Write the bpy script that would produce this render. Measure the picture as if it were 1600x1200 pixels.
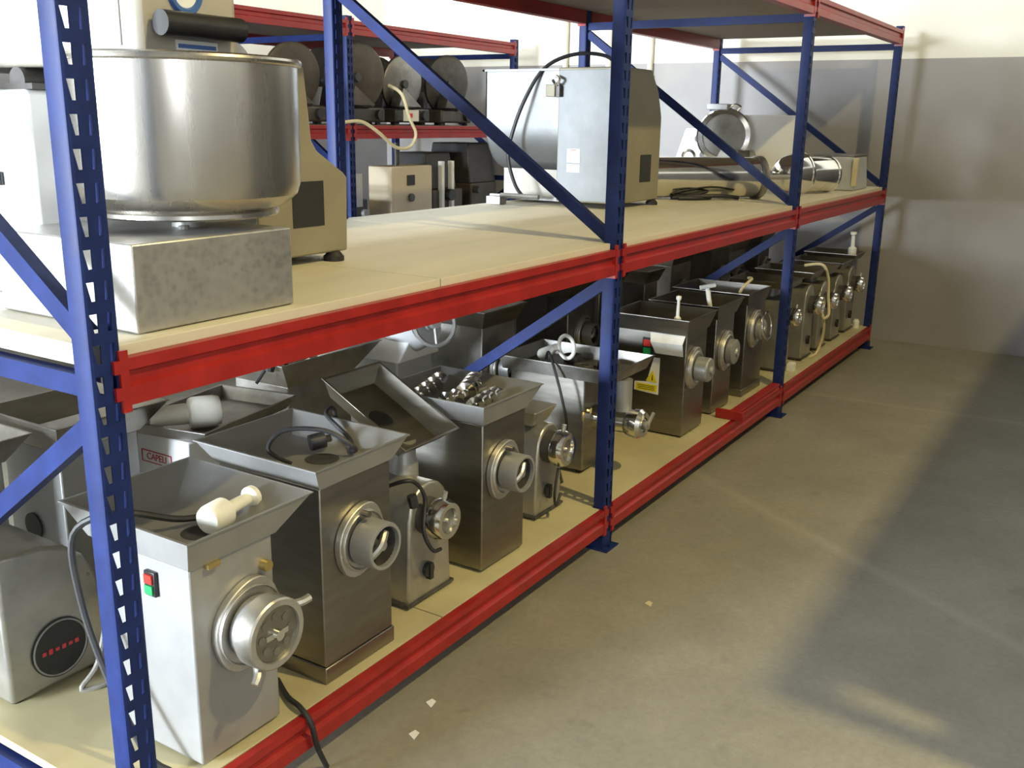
import bpy, bmesh, math, random
from mathutils import Vector, Matrix
random.seed(7)
scene = bpy.context.scene
for o in list(bpy.data.objects): bpy.data.objects.remove(o)
COL = scene.collection
PI = math.pi
R = math.radians

# ------------------------------------------------------------------ camera
YAW, PITCH, ROLL, FPX = R(32.112), R(15.014), R(-0.903), 1532.05
CAM = Vector((0.0, -1.507, 1.55))
fw = Vector((math.cos(YAW)*math.cos(PITCH), math.sin(YAW)*math.cos(PITCH), -math.sin(PITCH)))
rt = fw.cross(Vector((0, 0, 1))).normalized()
dn = fw.cross(rt)
c_, s_ = math.cos(ROLL), math.sin(ROLL)
r2 = c_*rt + s_*dn
d2 = -s_*rt + c_*dn
cam = bpy.data.cameras.new('camera')
cam.sensor_fit = 'HORIZONTAL'; cam.sensor_width = 36.0; cam.lens = FPX/1600*36.0
cam.clip_start = 0.02; cam.clip_end = 100
co = bpy.data.objects.new('camera', cam); COL.objects.link(co)
m = Matrix.Identity(4)
for i in range(3):
    m[i][0] = r2[i]; m[i][1] = -d2[i]; m[i][2] = -fw[i]; m[i][3] = CAM[i]
co.matrix_world = m
scene.camera = co

# ------------------------------------------------------------------ world, light, exposure
w = bpy.data.worlds.new('world'); scene.world = w; w.use_nodes = True
bg = w.node_tree.nodes['Background']
bg.inputs[0].default_value = (0.75, 0.85, 1.0, 1); bg.inputs[1].default_value = 0.35

def area(name, loc, direction, sx, sy, power, color, spread=180):
    l = bpy.data.lights.new(name, 'AREA'); l.shape = 'RECTANGLE'; l.size = sx; l.size_y = sy
    l.energy = power; l.color = color; l.spread = R(spread)
    o = bpy.data.objects.new(name, l); COL.objects.link(o)
    o.location = loc
    o.rotation_euler = Vector(direction).to_track_quat('-Z', 'Z').to_euler()
    return o
# daylight pouring through the wide open roller door behind the camera, in the wall at x = -9
area('door_daylight', (-8.98, 3.45, 1.95), (1, -0.04, -0.04), 2.5, 3.5, 6400, (0.82, 0.91, 1.0))
# fill light added under the roof to brighten the white left wall
area('added_roof_fill', (5.2, 3.7, 5.36), (0, 0.25, -1), 4.2, 0.9, 330, (0.86, 0.93, 1.0))
# narrow door left ajar in the right-hand wall behind the photographer
area('ajar_door_daylight', (-4.35, -6.46, 1.35), (0.65, 0.76, 0.0), 0.26, 2.3, 110, (0.95, 0.97, 1.0))
# warm high-bay lamp over the next aisle
LAMP = Vector((2.3, -3.3, 5.1))
area('high_bay_light', LAMP, (0.15, 0.55, -1.0), 0.14, 0.14, 250, (1.0, 0.81, 0.36))
vs = scene.view_settings
vs.view_transform = 'Standard'; vs.look = 'None'; vs.exposure = -0.25; vs.gamma = 1.0
vs.use_curve_mapping = False

# ------------------------------------------------------------------ materials
MAT = {}
def mat(name, col, rough=0.5, metal=0.0, var=0.12, scale=6.0, bump=0.0, bscale=60.0, stretch=(1, 1, 1),
        rvar=0.0, col2=None, spec=0.5, coat=0.0, trans=0.0, detail=4.0):
    mt = bpy.data.materials.new(name); mt.use_nodes = True
    nt = mt.node_tree; b = nt.nodes['Principled BSDF']
    tc = nt.nodes.new('ShaderNodeTexCoord'); mp = nt.nodes.new('ShaderNodeMapping')
    nt.links.new(tc.outputs['Object'], mp.inputs['Vector']); mp.inputs['Scale'].default_value = stretch
    n = nt.nodes.new('ShaderNodeTexNoise'); n.inputs['Scale'].default_value = scale; n.inputs['Detail'].default_value = detail
    n.inputs['Roughness'].default_value = 0.65
    nt.links.new(mp.outputs['Vector'], n.inputs['Vector'])
    cr = nt.nodes.new('ShaderNodeValToRGB')
    c2 = col2 if col2 else tuple(min(1, c*(1+var)) for c in col)
    c1 = col if col2 else tuple(c*(1-var) for c in col)
    cr.color_ramp.elements[0].color = (*c1, 1); cr.color_ramp.elements[1].color = (*c2, 1)
    cr.color_ramp.elements[0].position = 0.3; cr.color_ramp.elements[1].position = 0.7
    nt.links.new(n.outputs['Fac'], cr.inputs['Fac']); nt.links.new(cr.outputs['Color'], b.inputs['Base Color'])
    b.inputs['Metallic'].default_value = metal; b.inputs['Roughness'].default_value = rough
    b.inputs['Specular IOR Level'].default_value = spec
    if coat: b.inputs['Coat Weight'].default_value = coat; b.inputs['Coat Roughness'].default_value = 0.2
    if trans: b.inputs['Subsurface Weight'].default_value = trans; b.inputs['Subsurface Radius'].default_value = (0.02, 0.02, 0.015)
    if rvar:
        mr = nt.nodes.new('ShaderNodeMapRange'); mr.inputs['To Min'].default_value = max(0.02, rough-rvar); mr.inputs['To Max'].default_value = rough+rvar
        nt.links.new(n.outputs['Fac'], mr.inputs['Value']); nt.links.new(mr.outputs['Result'], b.inputs['Roughness'])
    if bump:
        n2 = nt.nodes.new('ShaderNodeTexNoise'); n2.inputs['Scale'].default_value = bscale; n2.inputs['Detail'].default_value = 3
        nt.links.new(mp.outputs['Vector'], n2.inputs['Vector'])
        bp = nt.nodes.new('ShaderNodeBump'); bp.inputs['Strength'].default_value = bump; bp.inputs['Distance'].default_value = 0.004
        nt.links.new(n2.outputs['Fac'], bp.inputs['Height']); nt.links.new(bp.outputs['Normal'], b.inputs['Normal'])
    MAT[name] = mt
    return mt

mat('blue_paint', (0.010, 0.022, 0.108), 0.5, var=0.25, scale=14, rvar=0.08, spec=0.22)
mat('red_paint', (0.31, 0.014, 0.012), 0.38, var=0.2, scale=10, rvar=0.1)
mat('steel', (0.29, 0.275, 0.245), 0.36, 1.0, var=0.16, scale=5, stretch=(1, 1, 6), rvar=0.1, bump=0.05, bscale=40)
mat('steel_light', (0.34, 0.34, 0.335), 0.42, 0.45, var=0.10, scale=5, rvar=0.08)
mat('tray_steel', (0.29, 0.29, 0.285), 0.42, 0.5, var=0.10, scale=6, rvar=0.08)
mat('galvanized', (0.20, 0.207, 0.21), 0.5, 0.45, var=0.08, scale=12)
mat('tub_steel', (0.25, 0.257, 0.26), 0.42, 0.7, var=0.06, scale=8)
mat('pale_beige', (0.58, 0.50, 0.36), 0.45, 0.0, var=0.06, scale=4)
mat('steel_dark', (0.30, 0.29, 0.27), 0.42, 0.9, var=0.3, scale=7, rvar=0.1)
mat('bowl_steel', (0.56, 0.54, 0.50), 0.27, 1.0, var=0.05, scale=4, stretch=(6, 6, 0.3), rvar=0.03)
mat('cast_alu', (0.52, 0.51, 0.48), 0.42, 0.85, var=0.15, scale=18, rvar=0.1, bump=0.12, bscale=90)
mat('chrome', (0.78, 0.77, 0.74), 0.14, 1.0, var=0.06, scale=12, rvar=0.06)
mat('alu_body', (0.40, 0.39, 0.35), 0.33, 0.7, var=0.18, scale=8, rvar=0.12)
mat('iron', (0.10, 0.095, 0.09), 0.5, 0.5, var=0.35, scale=14, rvar=0.1)
mat('dark_machine', (0.055, 0.053, 0.052), 0.45, 0.2, var=0.35, scale=6)
mat('brown_machine', (0.085, 0.072, 0.058), 0.5, 0.2, var=0.3, scale=6)
mat('white_enamel', (0.86, 0.87, 0.88), 0.3, var=0.04, scale=4)
mat('grey_enamel', (0.46, 0.47, 0.48), 0.38, 0.1, var=0.1, scale=5, rvar=0.08)
mat('beige_enamel', (0.25, 0.225, 0.155), 0.45, 0.05, var=0.1, scale=5)
mat('mixer_beige', (0.40, 0.37, 0.31), 0.42, 0.05, var=0.1, scale=5)
mat('rubber', (0.018, 0.018, 0.02), 0.55, var=0.3, scale=30)
mat('black_plastic', (0.02, 0.02, 0.022), 0.35, var=0.2, scale=20)
mat('grey_cable', (0.24, 0.23, 0.20), 0.55, var=0.15, scale=30)
mat('cream_cable', (0.62, 0.54, 0.33), 0.5, var=0.1, scale=30)
mat('white_plastic', (0.80, 0.79, 0.72), 0.4, var=0.05, scale=20, trans=0.25)
mat('paper', (0.78, 0.79, 0.78), 0.6, var=0.05, scale=20)
mat('label_blue', (0.05, 0.13, 0.36), 0.45, var=0.1)
mat('label_yellow', (0.80, 0.66, 0.02), 0.45, var=0.06)
mat('label_red', (0.55, 0.04, 0.05), 0.45, var=0.06)
mat('switch_red', (0.70, 0.03, 0.02), 0.35, var=0.05)
mat('switch_green', (0.02, 0.34, 0.10), 0.35, var=0.05)
mat('print_black', (0.02, 0.02, 0.02), 0.5, var=0.1)
mat('brass', (0.62, 0.48, 0.20), 0.35, 0.9, var=0.1, scale=20)
mat('board', (0.60, 0.56, 0.44), 0.55, var=0.07, scale=3, stretch=(0.5, 3, 3), bump=0.03)
mat('lower_board', (0.54, 0.49, 0.29), 0.6, scale=3.2, col2=(0.43, 0.37, 0.22), bump=0.05)
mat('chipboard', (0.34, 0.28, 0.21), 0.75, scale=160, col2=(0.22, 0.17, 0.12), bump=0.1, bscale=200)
mat('conduit', (0.60, 0.57, 0.48), 0.5, var=0.06)
mat('ceiling_paint', (0.16, 0.15, 0.13), 0.8, var=0.06, scale=1.0)
mat('lamp_metal', (0.5, 0.5, 0.5), 0.4, 0.8)
mat('screen_board', (0.10, 0.085, 0.065), 0.7, var=0.15, scale=3)
mat('cardboard', (0.62, 0.52, 0.34), 0.75, var=0.1, scale=8)

def pearl_material():      # steel with overlapping engine-turned swirls
    mt = bpy.data.materials.new('pearl_steel'); mt.use_nodes = True; nt = mt.node_tree; b = nt.nodes['Principled BSDF']
    tc = nt.nodes.new('ShaderNodeTexCoord'); v = nt.nodes.new('ShaderNodeTexVoronoi'); v.inputs['Scale'].default_value = 60
    nt.links.new(tc.outputs['Object'], v.inputs['Vector'])
    n = nt.nodes.new('ShaderNodeTexNoise'); n.inputs['Scale'].default_value = 9; nt.links.new(tc.outputs['Object'], n.inputs['Vector'])
    mx = nt.nodes.new('ShaderNodeMath'); mx.operation = 'ADD'
    nt.links.new(v.outputs['Distance'], mx.inputs[0]); nt.links.new(n.outputs['Fac'], mx.inputs[1])
    cr = nt.nodes.new('ShaderNodeValToRGB'); cr.color_ramp.elements[0].color = (0.44, 0.43, 0.42, 1); cr.color_ramp.elements[1].color = (0.52, 0.51, 0.49, 1)
    cr.color_ramp.elements[0].position = 0.4; cr.color_ramp.elements[1].position = 1.2 if False else 1.0
    nt.links.new(mx.outputs[0], cr.inputs['Fac']); nt.links.new(cr.outputs['Color'], b.inputs['Base Color'])
    mr = nt.nodes.new('ShaderNodeMapRange'); mr.inputs['From Max'].default_value = 1.4; mr.inputs['To Min'].default_value = 0.34; mr.inputs['To Max'].default_value = 0.5
    nt.links.new(mx.outputs[0], mr.inputs['Value']); nt.links.new(mr.outputs['Result'], b.inputs['Roughness'])
    b.inputs['Metallic'].default_value = 0.9
    MAT['pearl_steel'] = mt
pearl_material()

def wall_material():       # grey painted dado up to about 2 m, off-white above, scuffs
    mt = bpy.data.materials.new('wall_paint'); mt.use_nodes = True; nt = mt.node_tree; b = nt.nodes['Principled BSDF']
    g = nt.nodes.new('ShaderNodeNewGeometry'); sx = nt.nodes.new('ShaderNodeSeparateXYZ'); nt.links.new(g.outputs['Position'], sx.inputs[0])
    n = nt.nodes.new('ShaderNodeTexNoise'); n.inputs['Scale'].default_value = 1.3; n.inputs['Detail'].default_value = 6; nt.links.new(g.outputs['Position'], n.inputs['Vector'])
    gt = nt.nodes.new('ShaderNodeMath'); gt.operation = 'GREATER_THAN'; gt.inputs[1].default_value = 2.015; nt.links.new(sx.outputs['Z'], gt.inputs[0])
    ra = nt.nodes.new('ShaderNodeValToRGB'); ra.color_ramp.elements[0].color = (0.27, 0.255, 0.245, 1); ra.color_ramp.elements[1].color = (0.34, 0.325, 0.31, 1)
    rb = nt.nodes.new('ShaderNodeValToRGB'); rb.color_ramp.elements[0].color = (0.70, 0.67, 0.58, 1); rb.color_ramp.elements[1].color = (0.80, 0.78, 0.70, 1)
    for r_ in (ra, rb):
        r_.color_ramp.elements[0].position = 0.35; r_.color_ramp.elements[1].position = 0.65; nt.links.new(n.outputs['Fac'], r_.inputs['Fac'])
    mx = nt.nodes.new('ShaderNodeMix'); mx.data_type = 'RGBA'
    nt.links.new(gt.outputs[0], mx.inputs['Factor']); nt.links.new(ra.outputs['Color'], mx.inputs['A']); nt.links.new(rb.outputs['Color'], mx.inputs['B'])
    nt.links.new(mx.outputs['Result'], b.inputs['Base Color']); b.inputs['Roughness'].default_value = 0.6
    n2 = nt.nodes.new('ShaderNodeTexNoise'); n2.inputs['Scale'].default_value = 35; nt.links.new(g.outputs['Position'], n2.inputs['Vector'])
    bp = nt.nodes.new('ShaderNodeBump'); bp.inputs['Strength'].default_value = 0.08; bp.inputs['Distance'].default_value = 0.01
    nt.links.new(n2.outputs['Fac'], bp.inputs['Height']); nt.links.new(bp.outputs['Normal'], b.inputs['Normal'])
    MAT['wall_paint'] = mt
wall_material()

def floor_material():      # worn concrete: blotches, dark spots, pale scuff lines
    mt = bpy.data.materials.new('concrete'); mt.use_nodes = True; nt = mt.node_tree; b = nt.nodes['Principled BSDF']
    g = nt.nodes.new('ShaderNodeNewGeometry')
    def noise(s, d=5, r=0.6):
        n = nt.nodes.new('ShaderNodeTexNoise'); n.inputs['Scale'].default_value = s; n.inputs['Detail'].default_value = d; n.inputs['Roughness'].default_value = r
        nt.links.new(g.outputs['Position'], n.inputs['Vector']); return n
    def ramp(src, stops):
        r_ = nt.nodes.new('ShaderNodeValToRGB'); e = r_.color_ramp.elements
        e[0].position, e[0].color = stops[0][0], (*stops[0][1], 1); e[1].position, e[1].color = stops[-1][0], (*stops[-1][1], 1)
        for p_, c in stops[1:-1]:
            k = e.new(p_); k.color = (*c, 1)
        nt.links.new(src, r_.inputs['Fac']); return r_
    def mix(f, a, bb, mode='MIX'):
        mx = nt.nodes.new('ShaderNodeMix'); mx.data_type = 'RGBA'; mx.blend_type = mode
        if isinstance(f, float): mx.inputs['Factor'].default_value = f
        else: nt.links.new(f, mx.inputs['Factor'])
        nt.links.new(a, mx.inputs['A'])
        if isinstance(bb, tuple): mx.inputs['B'].default_value = (*bb, 1)
        else: nt.links.new(bb, mx.inputs['B'])
        return mx.outputs['Result']
    base = ramp(noise(2.2, 8, 0.7).outputs['Fac'], [(0.3, (0.21, 0.195, 0.155)), (0.7, (0.29, 0.27, 0.215))])
    fine = ramp(noise(40, 6, 0.7).outputs['Fac'], [(0.3, (0.86, 0.86, 0.86)), (0.7, (1.08, 1.08, 1.08))])
    c = mix(1.0, base.outputs['Color'], fine.outputs['Color'], 'MULTIPLY')
    spots = ramp(noise(5.5, 3, 0.5).outputs['Fac'], [(0.66, (0, 0, 0)), (0.74, (1, 1, 1))])
    sm = nt.nodes.new('ShaderNodeMath'); sm.operation = 'MULTIPLY'; sm.inputs[1].default_value = 0.35
    nt.links.new(spots.outputs['Color'], sm.inputs[0])
    c = mix(sm.outputs[0], c, (0.12, 0.11, 0.09))
    # pale line across the aisle (an old floor joint), slightly skew
    sx = nt.nodes.new('ShaderNodeSeparateXYZ'); nt.links.new(g.outputs['Position'], sx.inputs[0])
    def line(x0, slope, half, strength):
        a = nt.nodes.new('ShaderNodeMath'); a.operation = 'MULTIPLY_ADD'; a.inputs[1].default_value = slope; nt.links.new(sx.outputs['Y'], a.inputs[0]); nt.links.new(sx.outputs['X'], a.inputs[2])
        wob = nt.nodes.new('ShaderNodeMath'); wob.operation = 'MULTIPLY_ADD'; wob.inputs[1].default_value = 0.06; nt.links.new(noise(4).outputs['Fac'], wob.inputs[0]); nt.links.new(a.outputs[0], wob.inputs[2])
        d = nt.nodes.new('ShaderNodeMath'); d.operation = 'SUBTRACT'; d.inputs[1].default_value = x0+0.03; nt.links.new(wob.outputs[0], d.inputs[0])
        ab = nt.nodes.new('ShaderNodeMath'); ab.operation = 'ABSOLUTE'; nt.links.new(d.outputs[0], ab.inputs[0])
        mr = nt.nodes.new('ShaderNodeMapRange'); mr.inputs['From Min'].default_value = 0; mr.inputs['From Max'].default_value = half
        mr.inputs['To Min'].default_value = strength; mr.inputs['To Max'].default_value = 0; nt.links.new(ab.outputs[0], mr.inputs['Value'])
        return mr.outputs['Result']
    c = mix(line(4.03, -0.63, 0.06, 0.4), c, (0.36, 0.335, 0.27))
    c = mix(line(5.75, 0.05, 0.05, 0.35), c, (0.36, 0.335, 0.27))
    nt.links.new(c, b.inputs['Base Color'])
    b.inputs['Roughness'].default_value = 0.62
    bp = nt.nodes.new('ShaderNodeBump'); bp.inputs['Strength'].default_value = 0.12; bp.inputs['Distance'].default_value = 0.006
    nt.links.new(noise(30).outputs['Fac'], bp.inputs['Height']); nt.links.new(bp.outputs['Normal'], b.inputs['Normal'])
    MAT['concrete'] = mt
floor_material()

# ------------------------------------------------------------------ mesh helpers
OFF = {}
def basis(axis):
    a = Vector(axis).normalized()
    t = Vector((0, 0, 1)) if abs(a.z) < 0.9 else Vector((1, 0, 0))
    u = t.cross(a).normalized(); v = a.cross(u)
    return a, u, v

class MB:
    def __init__(s): s.v = []; s.f = []
    def add(s, vs, fs):
        n = len(s.v); s.v += [tuple(x) for x in vs]; s.f += [tuple(i+n for i in f) for f in fs]; return s
    def box(s, x0, x1, y0, y1, z0, z1):
        return s.frustum((x0, x1, y0, y1), z0, (x0, x1, y0, y1), z1)
    def frustum(s, a, z0, b, z1):
        v = [(a[0], a[2], z0), (a[1], a[2], z0), (a[1], a[3], z0), (a[0], a[3], z0), (b[0], b[2], z1), (b[1], b[2], z1), (b[1], b[3], z1), (b[0], b[3], z1)]
        return s.add(v, [(3, 2, 1, 0), (4, 5, 6, 7), (0, 1, 5, 4), (1, 2, 6, 5), (2, 3, 7, 6), (3, 0, 4, 7)])
    def prism(s, poly, axis, a0, a1):       # poly in the two other axes (in x,y,z order), extruded along axis
        def P(u, v, a):
            return {'x': (a, u, v), 'y': (u, a, v), 'z': (u, v, a)}[axis]
        n = len(poly)
        vs = [P(u, v, a0) for u, v in poly] + [P(u, v, a1) for u, v in poly]
        fs = [tuple(range(n))[::-1], tuple(range(n, 2*n))] + [(i, (i+1) % n, n+(i+1) % n, n+i) for i in range(n)]
        return s.add(vs, fs)
    def lathe(s, prof, o, axis, seg=28, cap=True, sx=1.0):     # prof: (radius, distance along axis)
        a, u, v = basis(axis); o = Vector(o); vs = []; fs = []
        for r, h in prof:
            for k in range(seg):
                t = 2*PI*k/seg; vs.append(o + a*h + u*(r*math.cos(t)*sx) + v*(r*math.sin(t)))
        n = len(prof)
        for i in range(n-1):
            for k in range(seg):
                fs.append((i*seg+k, i*seg+(k+1) % seg, (i+1)*seg+(k+1) % seg, (i+1)*seg+k))
        if cap:
            fs.append(tuple(range(seg))[::-1]); fs.append(tuple((n-1)*seg+k for k in range(seg)))
        return s.add(vs, fs)
    def cyl(s, p0, p1, r, seg=20, r1=None):
        p0 = Vector(p0); p1 = Vector(p1); d = p1-p0
        return s.lathe([(r, 0), (r if r1 is None else r1, d.length)], p0, d, seg)
    def ring(s, o, axis, ro, ri, h, seg=28):       # short pipe
        return s.lathe([(ri, 0), (ro, 0), (ro, h), (ri, h), (ri, 0)], o, axis, seg, cap=False)
    def torus(s, o, axis, Rr, r, seg=32, ss=8):
        prof = [(Rr+r*math.cos(2*PI*k/ss), r*math.sin(2*PI*k/ss)) for k in range(ss+1)]
        return s.lathe(prof, o, axis, seg, cap=False)
    def tube(s, pts, r, seg=8, smooth=6):
        P = [Vector(p) for p in pts]
        if smooth and len(P) > 2:
            Q = []
            for i in range(len(P)-1):
                p0 = P[max(i-1, 0)]; p1 = P[i]; p2 = P[i+1]; p3 = P[min(i+2, len(P)-1)]
                for k in range(smooth):
                    t = k/smooth
                    Q.append(0.5*((2*p1)+(p2-p0)*t+(2*p0-5*p1+4*p2-p3)*t*t+(3*p1-p0-3*p2+p3)*t**3))
            Q.append(P[-1]); P = Q
        vs = []; fs = []
        d0 = (P[1]-P[0]).normalized(); _, u, v = basis(d0)
        for i, q in enumerate(P):
            d = (P[min(i+1, len(P)-1)]-P[max(i-1, 0)]).normalized()
            u = (u - d*u.dot(d)).normalized(); v = d.cross(u)
            for k in range(seg):
                t = 2*PI*k/seg; vs.append(q+u*(r*math.cos(t))+v*(r*math.sin(t)))
        for i in range(len(P)-1):
            for k in range(seg):
                fs.append((i*seg+k, i*seg+(k+1) % seg, (i+1)*seg+(k+1) % seg, (i+1)*seg+k))
        fs.append(tuple(range(seg))[::-1]); fs.append(tuple((len(P)-1)*seg+k for k in range(seg)))
        return s.add(vs, fs)
    def pan(s, b, zb, t, zt, th=0.004, lip=0.0):     # open tray: bottom rect b, top rect t
        def L(r, z): return [(r[0], r[2], z), (r[1], r[2], z), (r[1], r[3], z), (r[0], r[3], z)]
        i = lambda r, e: (r[0]+e, r[1]-e, r[2]+e, r[3]-e)
        loops = [L(b, zb), L(t, zt)]
        if lip: loops += [L(i(t, -lip), zt), L(i(t, -lip), zt+0.003), ]
        loops += [L(i(t, th), zt+(0.003 if lip else 0)), L(i(b, th), zb+th)]
        vs = [p for l in loops for p in l]; n = len(loops); fs = []
        for k in range(n-1):
            for j in range(4): fs.append((4*k+j, 4*k+(j+1) % 4, 4*k+4+(j+1) % 4, 4*k+4+j))
        fs.append((3, 2, 1, 0)); q = 4*(n-1); fs.append((q, q+1, q+2, q+3))
        return s.add(vs, fs)
    def xform(s, M):
        s.v = [tuple(M @ Vector(p)) for p in s.v]; return s
    def mesh(s, name, origin=(0, 0, 0), angle=35):
        me = bpy.data.meshes.new(name)
        o = Vector(origin)
        me.from_pydata([tuple(Vector(p)-o) for p in s.v], [], s.f)
        bm = bmesh.new(); bm.from_mesh(me); bmesh.ops.recalc_face_normals(bm, faces=bm.faces[:]); bm.to_mesh(me); bm.free()
        for p in me.polygons: p.use_smooth = True
        me.set_sharp_from_angle(angle=R(angle))
        return me
    def build(s, name, material, parent=None, bevel=0.0, origin=None, label=None, seg=2, angle=35):
        org = OFF[parent] if parent is not None else Vector(origin if origin is not None else (0, 0, 0))
        o = bpy.data.objects.new(name, s.mesh(name, org, angle)); COL.objects.link(o)
        o.data.materials.append(MAT[material])
        if parent is not None: o.parent = parent
        else: o.location = org
        OFF[o] = org
        if bevel:
            b = o.modifiers.new('bevel', 'BEVEL'); b.width = bevel; b.segments = seg; b.limit_method = 'ANGLE'; b.angle_limit = R(40)
        if label: o['label'] = label
        return o

def thing(name, origin, label, cat, group=None):
    o = bpy.data.objects.new(name, None); COL.objects.link(o); o.location = origin; o.empty_display_size = 0.1
    OFF[o] = Vector(origin); tag(o, label, cat, group); return o
def tag(o, label, cat, group=None, kind=None):
    o['label'] = label; o['category'] = cat
    if group: o['group'] = group
    if kind: o['kind'] = kind
    return o
def struct(name, mb, material, label, cat, bevel=0):
    o = mb.build(name, material, bevel=bevel); tag(o, label, cat, kind='structure'); return o
def copy_tree(o, loc=None, parent=None):
    c = o.copy(); COL.objects.link(c); c.parent = parent
    if loc is not None: c.location = loc
    OFF[c] = Vector(loc) if loc is not None else OFF.get(parent, Vector())
    for ch in list(o.children): copy_tree(ch, None, c)
    return c
def text(name, s, size, material, parent, origin, right, up, depth=0.0006, align='CENTER'):
    cu = bpy.data.curves.new(name, 'FONT'); cu.body = s; cu.size = size; cu.extrude = depth; cu.align_x = align; cu.align_y = 'CENTER'
    tmp = bpy.data.objects.new(name+'_tmp', cu); COL.objects.link(tmp)
    dg = bpy.context.evaluated_depsgraph_get(); dg.update()
    me = bpy.data.meshes.new_from_object(tmp.evaluated_get(dg)); bpy.data.objects.remove(tmp)
    r_ = Vector(right).normalized(); u_ = Vector(up).normalized(); n_ = r_.cross(u_)
    off = OFF[parent]; M = Matrix.Identity(4)
    for i in range(3): M[i][0] = r_[i]; M[i][1] = u_[i]; M[i][2] = n_[i]; M[i][3] = origin[i]-off[i]
    me.transform(M); o = bpy.data.objects.new(name, me); COL.objects.link(o); o.parent = parent; OFF[o] = off
    me.materials.clear(); me.materials.append(MAT[material]); return o

# ------------------------------------------------------------------ room shell
XW, YL, YR, XB, ZC = 7.62, 4.75, -6.5, -9.0, 5.4
struct('floor', MB().box(XB-2.5, XW, YR, YL, -0.1, 0.0), 'concrete', 'worn grey concrete warehouse floor', 'floor')
struct('wall_front', MB().box(XW, XW+0.15, YR, YL+0.15, -0.1, ZC), 'wall_paint', 'end wall painted grey below and off-white above', 'wall')
struct('wall_left', MB().box(XB-2.5, XW, YL, YL+0.15, -0.1, ZC), 'wall_paint', 'long wall behind the far rack, grey below and white above', 'wall')
struct('wall_right', MB().box(-4.0, XW, YR-0.15, YR, -0.1, ZC).box(XB-2.5, -4.7, YR-0.15, YR, -0.1, ZC).box(-4.7, -4.0, YR-0.15, YR, 2.6, ZC), 'wall_paint', 'long wall on the far side of the next aisle', 'wall')
DY0, DY1, DZ = 2.15, 4.75, 3.7
wb = MB().box(XB-0.2, XB, YR, DY0, 0, ZC).box(XB-0.2, XB, DY0, YL, DZ, ZC)
struct('wall_back', wb, 'wall_paint', 'wall behind the camera with a wide open doorway', 'wall')
struct('ceiling', MB().box(XB-0.2, XW, YR, YL, ZC, ZC+0.1), 'ceiling_paint', 'pale flat warehouse ceiling', 'ceiling')
sk = struct('roof_fill_panel', MB().box(3.05, 7.35, 3.2, 4.2, ZC-0.02, ZC-0.005), 'white_enamel', 'added unseen roof panel for the fill light over the rear rack', 'skylight')  # unseen panel and frame added to go with the roof fill light
fm = MB().box(3.0, 7.4, 3.15, 3.2, ZC-0.05, ZC).box(3.0, 7.4, 4.2, 4.25, ZC-0.05, ZC).box(3.0, 3.05, 3.2, 4.2, ZC-0.05, ZC).box(7.35, 7.4, 3.2, 4.2, ZC-0.05, ZC)
fm.build('fill_panel_frame', 'lamp_metal', sk)
# unseen screen added in place of an opposite rack, to shade the right floor
PY = -1.95
PH = LAMP.z*(-0.80-PY)/(-0.80-LAMP.y)
pw = MB().box(2.498, XW, PY-0.04, PY, 0, PH).box(2.386, 2.448, PY-0.04, PY, 0, PH).box(2.448, 2.498, PY-0.04, PY, 0, PH*0.73).box(2.448, 2.498, PY-0.04, PY, PH*0.935, PH)  # slot shaped to let a bright streak into the floor shadow
struct('shade_screen', pw, 'screen_board', 'added brown screen out of frame, shaped to shade the aisle floor', 'shade screen')
lf = thing('high_bay_lamp', (LAMP.x, LAMP.y, LAMP.z+0.05), 'round metal high-bay lamp hanging over the next aisle', 'lamp')
MB().lathe([(0.26, 0.02), (0.24, 0.08), (0.10, 0.24), (0.08, 0.24), (0.22, 0.08), (0.24, 0.02), (0.26, 0.02)], LAMP, (0, 0, 1), cap=False).build('reflector', 'lamp_metal', lf)
MB().cyl(LAMP+Vector((0, 0, 0.24)), (LAMP.x, LAMP.y, ZC), 0.012).build('stem', 'lamp_metal', lf)
for yy in (2.777, 2.368, 1.996):
    nm = {2.777: 'thin cream conduit pipe on the end wall beside the dark rack post', 2.368: 'middle cream conduit pipe on the end wall', 1.996: 'cream conduit pipe on the end wall nearest the grey mixer housing'}[yy]
    t = thing('conduit_pipe', (XW-0.03, yy, 0.3), nm, 'pipe', 'conduits on the end wall')
    MB().cyl((XW-0.026, yy, 0.3), (XW-0.026, yy, 3.6), 0.024, 12).build('pipe', 'conduit', t)
    mb = MB()
    for z in (0.8, 1.9, 2.6, 3.3): mb.box(XW-0.052, XW, yy-0.032, yy+0.032, z, z+0.02)
    mb.build('clip', 'conduit', t)

# ------------------------------------------------------------------ pallet racks
BAY0, BAYL, DEP = 1.037, 2.072, 1.315
UW, UD = 0.066, 0.045          # upright face width and flange depth
ZU, ZLO, ZT, BH = 1.126, 0.161, 2.172, 0.088

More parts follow.
